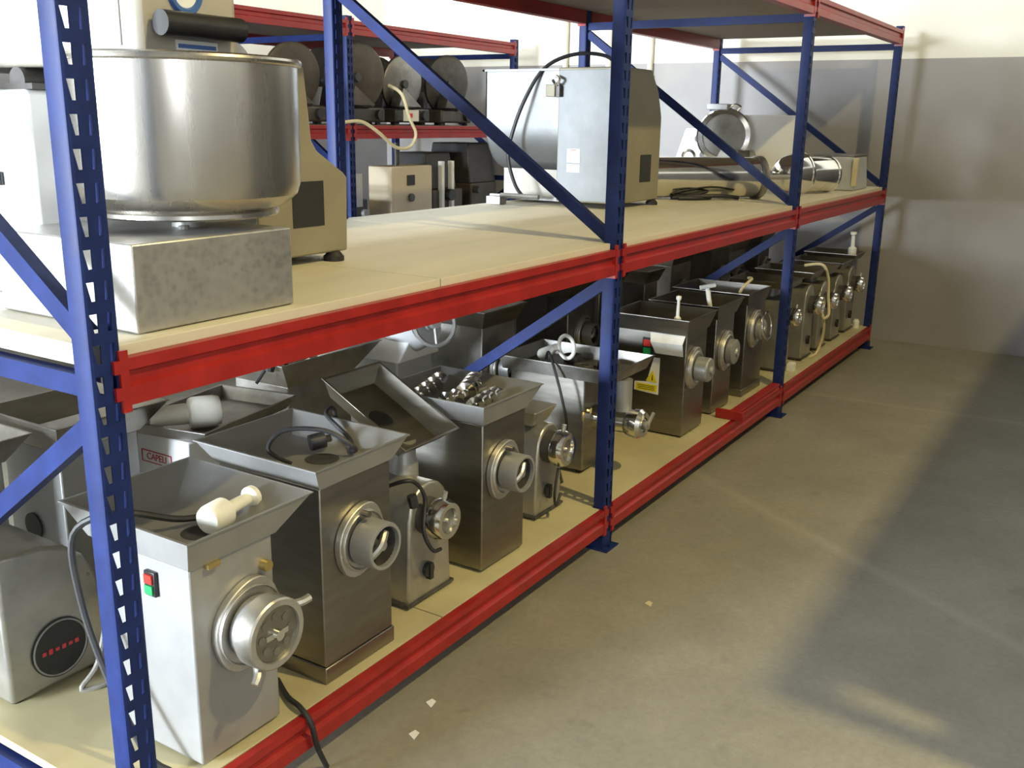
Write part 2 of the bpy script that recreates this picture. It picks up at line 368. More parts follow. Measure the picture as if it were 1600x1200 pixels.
def upright_mesh(top, front=True):       # perforated C-section; face at y=0 looking to -y, flanges to +y
    mb = MB(); t = 0.0025; pitch = 0.056
    cols = [(-UW/2+0.008, -0.001, -0.0245, -0.0085, 0.0), (0.001, UW/2-0.008, 0.0095, 0.0205, 1.0)]
    n = int((top-0.07)/pitch)
    for zy in (0.0, t):
        for (xa, xb, ha, hb, kind) in cols:
            for k in range(n):
                z0 = 0.05+k*pitch; z1 = z0+pitch
                zh0, zh1 = z0+0.010, z0+0.044
                inset = 0.0045 if kind == 0.0 else 0.0
                o = [(xa, zy, z0), (xb, zy, z0), (xb, zy, z1), (xa, zy, z1)]
                if kind == 0.0: h = [(ha+inset+0.003, zy, zh0), (hb, zy, zh0), (hb, zy, zh1), (ha, zy, zh1)]
                else: h = [(ha, zy, zh0), (hb-0.003, zy, zh0), (hb, zy, zh1), (ha+0.002, zy, zh1)]
                mb.add(o+h, [(0, 1, 5, 4), (1, 2, 6, 5), (2, 3, 7, 6), (3, 0, 4, 7)])
                if zy == 0.0:
                    hb_ = [(a, t, b) for a, _, b in h]
                    mb.add(h+hb_, [(0, 1, 5, 4), (1, 2, 6, 5), (2, 3, 7, 6), (3, 0, 4, 7)])
    ze = 0.05+n*pitch
    mb.box(-UW/2+0.008, UW/2-0.008, 0, t, 0, 0.05); mb.box(-UW/2+0.008, UW/2-0.008, 0, t, ze, top)
    mb.box(-0.001, 0.001, 0, t, 0.05, ze)
    for sgn in (-1, 1):       # rounded shoulder, flange, return lip
        prof = [(UW/2-0.008, 0.0), (UW/2-0.003, 0.002), (UW/2, 0.008), (UW/2, UD), (UW/2-0.012, UD), (UW/2-0.012, UD-t), (UW/2-t, UD-t), (UW/2-t, 0.009), (UW/2-0.005, 0.0045), (UW/2-0.008, t)]
        mb.prism([(sgn*a, b) for a, b in prof], 'z', 0, top)
    return mb
def beam_mb(L):               # step beam along x, front face toward -y, z from 0 to BH
    prof = [(-0.006, 0), (-0.006, 0.034), (0.006, 0.041), (0.006, 0.060), (-0.006, 0.066), (-0.006, BH), (0.016, BH), (0.016, BH-0.020), (0.044, BH-0.020), (0.044, 0)]
    return MB().prism(prof, 'x', 0, L)
def connector_mb():           # hooked plate lying on the upright face; runs from x=0 to -0.028
    mb = MB().prism([(0.0, -0.012), (0.006, -0.012), (0.006, BH+0.016), (-0.012, BH+0.016), (-0.012, BH-0.002), (-0.024, BH-0.002), (-0.024, BH-0.026), (-0.012, BH-0.026), (-0.012, 0.036), (-0.024, 0.036), (-0.024, 0.012), (-0.012, 0.012), (-0.012, -0.012)], 'y', -0.0075, -0.0005)
    mb.box(0.0, 0.006, -0.0005, 0.044, -0.012, BH)
    return mb
def channel(p0, p1, wd, dp):      # C-channel brace lying in a plane x = const between two (y,z) points; web toward -x
    (y0, z0), (y1, z1) = p0, p1; L = math.hypot(y1-y0, z1-z0); t = 0.003
    mb = MB()
    prof = [(0, -wd/2), (dp, -wd/2), (dp, -wd/2+t), (t, -wd/2+t), (t, wd/2-t), (dp, wd/2-t), (dp, wd/2), (0, wd/2)]
    mb.prism(prof, 'y', 0, L)     # poly (x,z)
    a = math.atan2(z1-z0, y1-y0)
    return mb.xform(Matrix.Translation((-dp/2, y0, z0)) @ Matrix.Rotation(a, 4, 'X'))

def make_rack(y0, xs, levels, label, frames_top=2.2, boards=()):
    rk = thing('pallet_rack', (xs[0], y0, 0), label, 'rack')
    org = OFF[rk]
    def inst(name, mesh, material, loc, parent=rk, mir=False, label=None):
        o = bpy.data.objects.new(name, mesh); COL.objects.link(o); o.parent = parent
        o.location = Vector(loc)-(org if parent is rk else Vector()); OFF[o] = Vector(loc)
        if not mesh.materials: mesh.materials.append(MAT[material])
        if mir: o.rotation_euler = (0, 0, PI)
        return o
    um = upright_mesh(frames_top).mesh('upright'); 
    bp = MB().box(-0.05, 0.05, -0.025, 0.085, 0.0, 0.005).box(-0.038, -0.0335, 0.0, 0.06, 0.005, 0.05).box(0.0335, 0.038, 0.0, 0.06, 0.005, 0.05).cyl((0.0, -0.014, 0.005), (0.0, -0.014, 0.013), 0.007, 8).mesh('base_plate')
    hb = channel((0.03, 0), (DEP-0.03, 0), 0.040, 0.028).mesh('horizontal_brace')
    d1 = channel((0.045, 1.165), (DEP-0.045, 2.03), 0.040, 0.028).mesh('diagonal_brace')
    d2_ = channel((0.045, 1.005), (DEP-0.045, 0.14), 0.040, 0.028).mesh('diagonal_brace')
    for x in xs:
        for rear in (False, True):
            u = inst('upright', um, 'blue_paint', (x, y0+(DEP-UD if rear else 0), 0))
            inst('base_plate', bp, 'blue_paint', (0, 0, 0), u)
        for z in (0.11, 1.075, 2.07): inst('horizontal_brace', hb, 'blue_paint', (x, y0, z))
        inst('diagonal_brace', d1, 'blue_paint', (x, y0, 0)); inst('diagonal_brace', d2_, 'blue_paint', (x, y0, 0))
    cm = connector_mb().mesh('beam_connector')
    cm2 = connector_mb().xform(Matrix.Scale(-1, 4, (1, 0, 0))).mesh('beam_connector')
    bms = {}
    for z in levels:
        for xa, xb_ in zip(xs[:-1], xs[1:]):
            x = xa+UW/2+0.002; L = xb_-xa-UW-0.004
            key = round(L, 4)
            if key not in bms: bms[key] = beam_mb(L).mesh('beam')
            bm_ = bms[key]
            for rear in (False, True):
                loc = (x+(L if rear else 0), y0+(DEP if rear else 0), z-BH)
                b = inst('beam', bm_, 'red_paint', loc, mir=rear)
                inst('beam_connector', cm, 'red_paint', (-0.001, 0, 0), b); inst('beam_connector', cm2, 'red_paint', (L+0.001, 0, 0), b)
    for z, th, mt_, splits in boards:
        for xa, xb_ in zip(xs[:-1], xs[1:]):
            edges = [0.0]+list(splits)+[1.0]; bl = xb_-xa
            for i in range(len(edges)-1):
                a = xa+bl*edges[i]+0.002; b = xa+bl*edges[i+1]-0.002
                na = 0.036 if i == 0 else 0.0; nb = 0.036 if i == len(edges)-2 else 0.0       # corners notched round the posts
                ya, yb, n0 = y0+0.018, y0+DEP-0.018, 0.050
                pl = [(a+na, ya), (b-nb, ya), (b-nb, y0+n0), (b, y0+n0), (b, y0+DEP-n0), (b-nb, y0+DEP-n0), (b-nb, yb), (a+na, yb), (a+na, y0+DEP-n0), (a, y0+DEP-n0), (a, y0+n0), (a+na, y0+n0)]
                pl = [p_ for j_, p_ in enumerate(pl) if p_ != pl[j_-1]]
                o = MB().prism(pl, 'z', z-0.0195, z-0.0195+th).build('shelf_board', mt_, rk, bevel=0.0015)
    return rk
XS = [1.046, 3.092, 5.185, 7.252]
make_rack(0.0, XS, (ZLO, ZU, ZT), 'long blue and red steel rack in front holding rows of meat grinders',
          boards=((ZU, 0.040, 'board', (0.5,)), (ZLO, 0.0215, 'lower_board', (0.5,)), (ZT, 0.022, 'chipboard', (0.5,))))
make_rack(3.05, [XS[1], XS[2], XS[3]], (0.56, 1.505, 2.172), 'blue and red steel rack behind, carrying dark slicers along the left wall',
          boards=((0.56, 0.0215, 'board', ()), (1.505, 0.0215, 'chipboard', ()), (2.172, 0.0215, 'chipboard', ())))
B1 = ZU-0.0195+0.040     # top of the upper boards
B0 = ZLO-0.0195+0.0215   # top of the lower boards
S2, S2L = 1.505+0.002, 0.562

# ------------------------------------------------------------------ grinder parts
def head(t, x, z, y0, L, rb, rf, style, mats=('cast_alu', 'steel_light')):
    """grinding head on the -y face of a machine: flange, barrel, end"""
    ax = (0, -1, 0); o = (x, y0, z)
    fl = MB()
    if style != 'cone':
        ear = 0.45
        # pear shaped cast flange
        pts = []
        for k in range(36):
            a = 2*PI*k/36; r = rf*(1+0.16*max(0, math.cos(a-R(65)))**6+0.16*max(0, math.cos(a-R(245)))**6)
            pts.append((x+r*math.cos(a), z+r*math.sin(a)))
        fl.prism(pts, 'y', y0-0.020, y0)
        fl.lathe([(rf*0.97, 0.018), (rf*0.93, 0.028), (rb*1.22, 0.031), (rb*1.18, 0.022)], o, ax, 36)
        f = fl.build('flange', mats[0], t, bevel=0.003)
    else:
        f = fl.lathe([(rb*0.72, 0), (rb*0.72, L*0.5), (rb*0.8, L*0.55)], o, ax, 24).build('barrel', mats[0], t)
    if style == 'open':
        b = MB().lathe([(rb, 0.03), (rb, L-0.004), (rb*0.97, L), (rb*0.84, L), (rb*0.83, L-0.012)], o, ax, 32, cap=False).build('barrel', mats[1], t)
        MB().lathe([(rb*0.835, L-0.010), (rb*0.80, L-0.06), (0.0005, L-0.062)], o, ax, 28, cap=False).build('bore', 'iron', b)  # dark material puts the shade inside the barrel into its colour
        au = MB().tube([(x-rb*0.5, y0-L+0.03, z-rb*0.5), (x-rb*0.1, y0-L+0.012, z+0.0), (x+rb*0.35, y0-L+0.02, z+rb*0.45)], rb*0.17, 8)
        au.cyl((x, y0-L+0.05, z), (x, y0-L+0.006, z), rb*0.2)
        au.build('auger_end', 'cast_alu', t)
        MB().cyl((x-rb*0.2, y0-0.03, z+rb*1.3), (x-rb*0.2, y0-0.055, z+rb*1.3), 0.008, 10).build('pin', 'steel', t)
    elif style == 'nut':
        MB().lathe([(rb*0.92, 0.03), (rb*0.92, L*0.55)], o, ax, 32).build('barrel', mats[1], t)
        n = MB().lathe([(rb*0.95, L*0.5), (rb*1.08, L*0.55), (rb*1.08, L-0.004), (rb*1.03, L), (rb*0.86, L), (rb*0.84, L-0.012), (0.0005, L-0.012)], o, ax, 36, cap=False)
        n = n.build('ring_nut', mats[0], t)
        for a in (R(28), R(238)):
            p = Vector((x+rb*1.0*math.cos(a), y0-L*0.75, z+rb*1.0*math.sin(a))); q = Vector((x+rb*1.5*math.cos(a-0.1), y0-L*0.95, z+rb*1.5*math.sin(a-0.1)))
            MB().tube([p, (p+q)/2+Vector((0, -0.006, 0)), q], rb*0.13, 8).build('lug', mats[0], n)
        pl = MB().lathe([(rb*0.84, L-0.013), (rb*0.84, L-0.007), (0.0005, L-0.007)], o, ax, 30, cap=False).build('cutter_plate', 'steel', t)
        c = MB()
        for k in range(8):
            a = 2*PI*k/8; c.cyl((x+rb*.55*math.cos(a), y0-L+0.0065, z+rb*.55*math.sin(a)), (x+rb*.55*math.cos(a), y0-L+0.0055, z+rb*.55*math.sin(a)), rb*0.13, 10)
        c.build('plate_holes', 'steel_dark', pl)
        MB().cyl((x, y0-L+0.012, z), (x, y0-L-0.008, z), rb*0.16, 12).box(x-rb*0.42, x+rb*0.42, y0-L+0.001, y0-L+0.007, z-rb*0.08, z+rb*0.08).build('spindle', 'chrome', t)
    elif style == 'cone':
        n = MB().lathe([(rb*0.78, L*0.42), (rb*0.98, L*0.46), (rb, L*0.52), (rb, L*0.74), (rb*0.92, L*0.9), (rb*0.86, L), (rb*0.62, L), (rb*0.56, L-0.014), (0.0005, L-0.014)], o, ax, 36, cap=False).build('ring_nut', 'chrome', t)
        MB().cyl((x+rb*0.3, y0-L*0.6, z+rb*0.9), (x+rb*0.36, y0-L*0.62, z+rb*1.25), rb*0.13, 8).build('lug', 'cast_alu', n)
        MB().lathe([(rb*0.56, L-0.0145), (rb*0.56, L-0.012), (0.0005, L-0.012)], o, ax, 24, cap=False).build('cutter_plate', 'steel_dark', t)
        MB().cyl((x, y0-L+0.02, z), (x, y0-L+0.002, z), rb*0.13, 10).build('spindle', 'chrome', t)
    elif style == 'plug':
        MB().lathe([(rb, 0.03), (rb, L*0.8), (rb*0.9, L*0.86), (rb*0.35, L*0.88), (rb*0.28, L), (0.0005, L)], o, ax, 28, cap=False).build('barrel', mats[1], t)

def switch(t, x, y, z, s=1.0):          # red/green push-button plate on a -x face
    p = MB().box(x-0.012*s, x, y-0.022*s, y+0.022*s, z-0.036*s, z+0.036*s).build('switch_box', 'black_plastic', t, bevel=0.002)
    MB().box(x-0.018*s, x-0.012*s, y-0.015*s, y+0.015*s, z+0.003*s, z+0.028*s).build('red_button', 'switch_red', p)
    MB().box(x-0.018*s, x-0.012*s, y-0.015*s, y+0.015*s, z-0.028*s, z-0.003*s).build('green_button', 'switch_green', p)

def cabinet(name, label, body, zb, zt, tray_b, tray_t, zr, mb_='steel', tray_m='tray_steel', plinth=0.0, group='cabinet meat grinders on the lower shelf', zbase=None):
    """box-bodied grinder: body rect (x0,x1,y0,y1) zb..zt, flared tray from tray_b at zt to tray_t at zr"""
    x0, x1, y0, y1 = body
    t = thing(name, ((x0+x1)/2, (y0+y1)/2, zb), label, 'meat grinder', group)
    if plinth:
        MB().box(x0-0.004, x1+0.004, y0-0.004, y1+0.004, zb, zb+plinth).build('plinth', mb_, t, bevel=0.003)
        MB().box(x0, x1, y0, y1, zb+plinth, zt).build('body', mb_, t, bevel=0.004)
    else:
        MB().box(x0, x1, y0, y1, zb+0.008, zt).build('body', mb_, t, bevel=0.005)
        for fx in (x0+0.03, x1-0.03):
            for fy in (y0+0.03, y1-0.03): MB().cyl((fx, fy, zb), (fx, fy, zb+0.009), 0.014, 12).build('foot', 'rubber', t)
    MB().pan(tray_b, zt, tray_t, zr, 0.003, 0.004).build('tray', tray_m, t)
    cx, cy = (tray_b[0]*0.4+tray_b[1]*0.6), (tray_b[2]*0.6+tray_b[3]*0.4)
    MB().lathe([(0.045, 0.0035), (0.034, 0.005), (0.032, 0.0042)], (cx, cy, zt), (0, 0, 1), 20).build('feed_hole', 'dark_machine', t)
    return t

def pusher(name, label, p, axis, L=0.2, r=0.03, group='white plastic pushers', cat='pusher'):
    p = Vector(p); t = MB().lathe([(0.0005, 0), (r*0.9, 0.002), (r, 0.012), (r, L*0.36), (r*0.5, L*0.42), (r*0.42, L*0.85), (r*0.75, L*0.9), (r*0.75, L*0.98), (0.0005, L)], p, axis, 24, cap=False).build(name, 'white_plastic', None, origin=p)
    return tag(t, label, cat, group)

def auger(label, p, axis, L, r):
    p = Vector(p); a, u, v = basis(axis); mb = MB(); mb.cyl(p, p+a*L, r*0.36, 12)
    mb.lathe([(r*0.2, 0), (r*0.2, 0.05)], p+a*L, a, 8)
    n = 72; turns = 3.4; th = 0.006; vs = []; fs = []
    for k in range(n+1):
        q = k/n; an = 2*PI*turns*q; d = u*math.cos(an)+v*math.sin(an); c = p+a*(L*q)
        for (rr, h) in ((r*0.3, -th), (r, -th*0.6), (r, th*0.6), (r*0.3, th)): vs.append(c+d*rr+a*h)
    for k in range(n):
        for j in range(3): fs.append((4*k+j, 4*k+j+1, 4*k+4+j+1, 4*k+4+j))
    mb.add(vs, fs)
    return tag(mb.build('auger_screw', 'chrome', None, origin=p), label, 'auger screw', 'auger screws heaped in a grinder tray')

# ------------------------------------------------------------------ front row of the lower shelf
# nearest grinder
t = cabinet('meat_grinder', 'nearest pale steel meat grinder right beside the front rack post', (1.222, 1.456, 0.045, 0.36), B0, 0.640,
            (1.216, 1.462, 0.038, 0.37), (1.212, 1.572, 0.030, 0.455), 0.702, 'steel_light')
head(t, 1.362, 0.460, 0.045, 0.105, 0.076, 0.094, 'nut')
switch(t, 1.222, 0.163, 0.580, 0.8)
MB().cyl((1.425, 0.045, 0.575), (1.425, 0.025, 0.575), 0.013, 14).build('clamp_knob', 'brass', t)
MB().box(1.262, 1.295, 0.030, 0.045, 0.628, 0.640).build('label_plate', 'brass', t)
MB().box(1.330, 1.337, 0.440, 0.452, 0.642, 0.700).build('tray_bracket', 'cream_cable', t)
MB().tube([(1.50, 0.20, 0.652), (1.36, 0.22, 0.665), (1.23, 0.27, 0.712), (1.175, 0.36, 0.66), (1.165, 0.34, 0.50), (1.155, 0.25, 0.34), (1.15, 0.14, 0.21), (1.17, 0.09, 0.172)], 0.008).build('power_cord', 'rubber', t)
pusher('plastic_pusher', 'white plastic pusher lying in the tray of the nearest grinder', (1.355, 0.140, 0.680), (1, 0.14, 0.03), 0.165, 0.034)
# second grinder, dark steel with plinth
t = cabinet('meat_grinder', 'dark steel meat grinder on a plinth with a black plug in its tray', (1.622, 1.886, 0.052, 0.40), B0, 0.690,
            (1.618, 1.890, 0.048, 0.405), (1.605, 1.957, 0.045, 0.465), 0.738, 'steel', 'tray_steel', plinth=0.045)
head(t, 1.752, 0.517, 0.052, 0.095, 0.062, 0.085, 'open')
MB().tube([(1.56, 0.16, 0.171), (1.515, 0.08, 0.174), (1.495, 0.02, 0.178), (1.493, -0.016, 0.150), (1.505, -0.022, 0.08), (1.535, -0.022, 0.005)], 0.007).build('power_cord', 'rubber', t)
MB().tube([(1.70, 0.22, 0.698), (1.68, 0.28, 0.73), (1.73, 0.27, 0.77), (1.80, 0.19, 0.765), (1.84, 0.13, 0.72), (1.86, 0.16, 0.70), (1.90, 0.2, 0.715), (1.93, 0.31, 0.755), (1.985, 0.33, 0.75), (2.0, 0.33, 0.60)], 0.006).build('power_cord', 'rubber', t)
MB().cyl((1.80, 0.25, 0.72), (1.835, 0.23, 0.725), 0.022, 14).cyl((1.835, 0.23, 0.725), (1.85, 0.222, 0.727), 0.010, 10).build('plug', 'black_plastic', t)
# fourth: grinder with augers in the tray
t = cabinet('meat_grinder', 'steel meat grinder with shiny auger screws heaped in its tray', (2.363, 2.610, 0.078, 0.42), B0, 0.655,
            (2.360, 2.614, 0.074, 0.425), (2.355, 2.700, 0.070, 0.485), 0.712, 'steel', 'tray_steel')
head(t, 2.465, 0.487, 0.078, 0.092, 0.060, 0.083, 'open')
auger('long auger screw lying at the back left of the tray heap', (2.41, 0.36, 0.69), (1, 0.28, 0.03), 0.20, 0.030)
auger('auger screw lying across the right end of the tray heap', (2.50, 0.24, 0.70), (1, 0.42, 0.02), 0.15, 0.033)
auger('auger screw at the front of the tray heap', (2.42, 0.15, 0.690), (1, 0.15, 0.0), 0.16, 0.028)
auger('auger screw pointing at the viewer in the middle of the tray heap', (2.43, 0.27, 0.688), (0.95, -0.12, 0.02), 0.15, 0.025)
# G6 : wide tray grinder partly behind the middle post
t = thing('meat_grinder', (3.47, 0.46, B0), 'wide-trayed grey meat grinder behind the second rack post', 'meat grinder', 'cabinet meat grinders on the lower shelf')
MB().frustum((3.338, 3.60, 0.246, 0.60), B0+0.016, (3.345, 3.595, 0.250, 0.60), 0.566).build('body', 'steel', t, bevel=0.006)
for fx in (3.37, 3.57):
    for fy in (0.275, 0.57): MB().cyl((fx, fy, B0), (fx, fy, B0+0.017), 0.016, 12).build('foot', 'rubber', t)
MB().pan((3.300, 3.640, 0.12, 0.61), 0.568, (3.290, 3.652, 0.095, 0.625), 0.622, 0.003, 0.004).build('tray', 'steel_dark', t)
MB().lathe([(0.05, 0.003), (0.036, 0.005), (0.034, 0.004)], (3.5, 0.3, 0.568), (0, 0, 1), 20).build('feed_hole', 'dark_machine', t)
ax = (0, -1, 0)
MB().lathe([(0.055, 0), (0.050, 0.05), (0.047, 0.14), (0.058, 0.155), (0.062, 0.20), (0.05, 0.215), (0.03, 0.216), (0.028, 0.20), (0.0005, 0.2)], (3.452, 0.248, 0.385), ax, 28, cap=False).build('barrel', 'chrome', t)
MB().cyl((3.452, 0.05, 0.385), (3.452, 0.015, 0.385), 0.018, 12).tube([(3.452, 0.02, 0.385), (3.49, 0.012, 0.43)], 0.008, 8, 0).build('clamp_bolt', 'cast_alu', t)
MB().tube([(3.455, 0.13, 0.43), (3.455, 0.13, 0.56)], 0.034, 14, 0).build('feed_neck', 'steel_light', t)
MB().tube([(3.345, 0.25, 0.42), (3.32, 0.24, 0.43), (3.315, 0.24, 0.40)], 0.006).cyl((3.37, 0.25, 0.43), (3.37, 0.232, 0.43), 0.012, 10).build('wing_screw', 'brass', t)
MB().tube([(3.36, 0.44, 0.62), (3.31, 0.40, 0.66), (3.265, 0.35, 0.62), (3.25, 0.30, 0.50), (3.26, 0.28, 0.38), (3.24, 0.30, 0.24), (3.20, 0.26, 0.171)], 0.006).build('power_cord', 'rubber', t)
rp = thing('ring_pusher', (3.38, 0.42, 0.66), 'white plastic ring-handled pusher standing in the wide tray', 'pusher')
MB().torus((3.366, 0.350, 0.678), (1, -0.35, 0.0), 0.046, 0.008, 36, 10).build('ring_handle', 'white_plastic', rp)
MB().cyl((3.370, 0.398, 0.672), (3.44, 0.50, 0.612), 0.014, 14, 0.028).build('stem', 'white_plastic', rp)
for k, (px_, py_, r_, lb) in enumerate(((3.42, 0.30, 0.040, 'dark cutter ring lying at the left of the wide tray'), (3.53, 0.24, 0.045, 'dark cutter ring lying near the right corner of the wide tray'), (3.55, 0.42, 0.038, 'dark cutter ring at the back of the wide tray'))):
    o = MB().ring((px_, py_, 0.5725), (0, 0, 1), r_, r_*0.55, 0.03, 24).box(px_-r_*0.6, px_+r_*0.6, py_-0.006, py_+0.006, 0.575, 0.597).build('cutter_ring', 'iron', None, origin=(px_, py_, 0.5725), bevel=0.002)
    tag(o, lb, 'cutter ring', 'cutter rings in the wide tray')
# G7 with stickers
t = cabinet('meat_grinder', 'steel meat grinder with a yellow warning sticker and curling white paper', (4.02, 4.262, 0.101, 0.46), B0, 0.642,
            (4.010, 4.270, 0.096, 0.462), (3.985, 4.325, 0.085, 0.475), 0.712, 'steel', 'steel')
head(t, 4.095, 0.482, 0.101, 0.105, 0.055, 0.084, 'plug')
switch(t, 4.020, 0.285, 0.570, 1.15)
# paper flap and stickers lie on the -x face (x = 4.02)
MB().add([(4.012, 0.106, 0.640), (4.012, 0.275, 0.640), (3.985, 0.262, 0.600), (3.980, 0.106, 0.605), (3.996, 0.106, 0.548), (3.998, 0.240, 0.548),
          (4.0135, 0.106, 0.640), (4.0135, 0.275, 0.640), (3.9865, 0.262, 0.600), (3.9815, 0.106, 0.605), (3.9975, 0.106, 0.548), (3.9995, 0.240, 0.548)],
         [(0, 1, 2, 3), (3, 2, 5, 4), (6, 7, 8, 9), (9, 8, 11, 10), (0, 1, 7, 6), (4, 5, 11, 10), (0, 3, 9, 6), (3, 4, 10, 9), (1, 2, 8, 7), (2, 5, 11, 8)]).build('paper_sheet', 'paper', t)
st = MB().prism([(0.226, 0.522), (0.226, 0.350), (0.345, 0.358), (0.345, 0.398), (0.285, 0.404), (0.255, 0.522)], 'x', 4.0165, 4.0198).build('warning_sticker', 'paper', t)
MB().prism([(0.232, 0.405), (0.290, 0.409), (0.255, 0.462)], 'x', 4.0155, 4.0166).build('warning_triangle', 'label_yellow', st)
MB().box(4.0155, 4.0166, 0.232, 0.338, 0.360, 0.394).build('yellow_panel', 'label_yellow', st)
ln = MB()
for z in (0.368, 0.376, 0.384): ln.box(4.0150, 4.0156, 0.244, 0.328, z, z+0.0025)
ln.prism([(0.254, 0.414), (0.260, 0.414), (0.258, 0.440), (0.255, 0.440)], 'x', 4.0150, 4.0156).build('print_lines', 'print_black', st)
o = pusher('plastic_pusher', 'white plastic stick pusher standing upright in the stickered grinder tray', (4.06, 0.17, 0.649), (0.02, 0.0, 1), 0.16, 0.016)
# G8
t = cabinet('meat_grinder', 'steel meat grinder with a white T-shaped pusher in its tray', (4.446, 4.690, 0.125, 0.46), B0, 0.645,
            (4.440, 4.696, 0.120, 0.465), (4.425, 4.780, 0.115, 0.475), 0.705, 'steel', 'steel')
head(t, 4.566, 0.47, 0.125, 0.075, 0.062, 0.088, 'plug')
o = thing('plastic_pusher', (4.60, 0.22, 0.651), 'white plastic T-handled pusher standing in a grinder tray', 'pusher', 'white plastic pushers')
MB().cyl((4.60, 0.22, 0.651), (4.575, 0.235, 0.775), 0.012, 12).build('stem', 'white_plastic', o)
MB().cyl((4.545, 0.26, 0.772), (4.60, 0.205, 0.783), 0.011, 12).build('handle', 'white_plastic', o)
# G9
t = cabinet('meat_grinder', 'tall steel meat grinder with ring handle just before the third rack post', (4.855, 5.15, 0.118, 0.48), B0, 0.655,
            (4.850, 5.155, 0.113, 0.485), (4.82, 5.17, 0.105, 0.52), 0.712, 'steel', 'steel', plinth=0.04)
head(t, 4.965, 0.515, 0.118, 0.07, 0.055, 0.088, 'plug')
MB().torus((5.0, 0.055, 0.53), (0, -1, 0.15), 0.072, 0.007, 32, 8).build('ring_handle', 'chrome', t)
MB().box(5.03, 5.055, 0.112, 0.118, 0.56, 0.60).build('name_plate', 'paper', t)
MB().tube([(4.92, 0.2, 0.66), (4.90, 0.17, 0.73), (4.98, 0.15, 0.77), (5.08, 0.2, 0.76)], 0.008).build('power_cord', 'cream_cable', t)

# small grinders with conical chrome ring nuts -------------------------------------------------
def small_grinder(label, x0, x1, y0, zt, hx, hz, r, L, depth=0.30, scale_top=0.75, group='small cast grinders on the lower shelf'):
    t = thing('small_grinder', ((x0+x1)/2, y0+depth/2, B0), label, 'meat grinder', group)
    w_ = x1-x0
    b = MB(); cx = (x0+x1)/2; n = 10
    # tapered body with domed top
    prof = [(x0, B0+0.010), (x1, B0+0.010), (x1-w_*0.05, zt-0.10)]
    for k in range(n+1):
        a = PI*k/n; prof.append((cx+w_*0.43*math.cos(a), zt-0.085+0.085*math.sin(a)))
    prof.append((x0+w_*0.05, zt-0.10))
    b.prism(prof, 'y', y0, y0+depth)
    b.build('body', 'alu_body', t, bevel=0.008)
    MB().box(x0-0.008, x1+0.008, y0-0.006, y0+depth+0.006, B0+0.008, B0+0.016).build('base', 'iron', t)
    for fx in (x0+0.02, x1-0.02):
        for fy in (y0+0.02, y0+depth-0.02): MB().cyl((fx, fy, B0), (fx, fy, B0+0.009), 0.011, 10).build('foot', 'rubber', t)
    MB().cyl((hx, y0, hz), (hx, y0-L*0.4, hz), r*0.9, 28).build('flange', 'iron', t)
    head(t, hx, hz, y0, L, r, r, 'cone')
    MB().cyl((hx, y0-L*0.15, B0+(hz-B0)*0.36), (hx, y0+0.002, B0+(hz-B0)*0.36), 0.022, 16).box(hx-0.004, hx+0.012, y0-L*0.2, y0, B0+(hz-B0)*0.36-0.03, B0+(hz-B0)*0.36+0.02).build('switch_knob', 'black_plastic', t)
    return t
t = small_grinder('small cast grinder with a tilted pan and chrome nose, third from the front post', 2.045, 2.256, 0.122, 0.530, 2.135, 0.432, 0.062, 0.085)
MB().lathe([(0.046, 0), (0.044, 0.05), (0.036, 0.08), (0.036, 0.125)], (2.185, 0.245, 0.500), (0.06, 0.02, 1), 24).build('feed_neck', 'steel_light', t)
# tilted pan on the neck
pm = MB().pan((-0.10, 0.10, -0.145, 0.145), 0.0, (-0.128, 0.128, -0.172, 0.172), 0.055, 0.003, 0.005)
M = Matrix.Translation((2.20, 0.325, 0.675)) @ Matrix.Rotation(R(28), 4, 'X')
pm.xform(M).build('feed_pan', 'steel', t, bevel=0.012, seg=3)
MB().lathe([(0.040, 0.0038), (0.034, 0.0055), (0.033, 0.0045)], (0.0, 0.0, 0.0), (0, 0, 1), 24).xform(M @ Matrix.Translation((-0.02, 0.0, 0))).build('feed_hole', 'print_black', t)
MB().tube([(2.03, 0.20, 0.53), (2.03, 0.13, 0.565), (2.06, 0.105, 0.56), (2.10, 0.10, 0.50), (2.06, 0.075, 0.42), (2.075, 0.055, 0.36), (2.12, 0.06, 0.345)], 0.006).build('power_cord', 'rubber', t)
MB().cyl((2.045, 0.105, 0.525), (2.05, 0.100, 0.49), 0.014, 10).build('plug', 'black_plastic', t)
t = small_grinder('small cast grinder with chrome nose just before the second rack post', 2.825, 3.010, 0.160, 0.505, 2.905, 0.425, 0.066, 0.085)
MB().frustum((2.855, 2.965, 0.20, 0.32), 0.500, (2.83, 2.99, 0.17, 0.35), 0.560).build('feed_neck', 'alu_body', t, bevel=0.006)
MB().tube([(2.88, 0.10, 0.36), (2.84, 0.09, 0.28), (2.87, 0.10, 0.22), (2.92, 0.11, 0.25)], 0.005).build('power_cord', 'rubber', t)
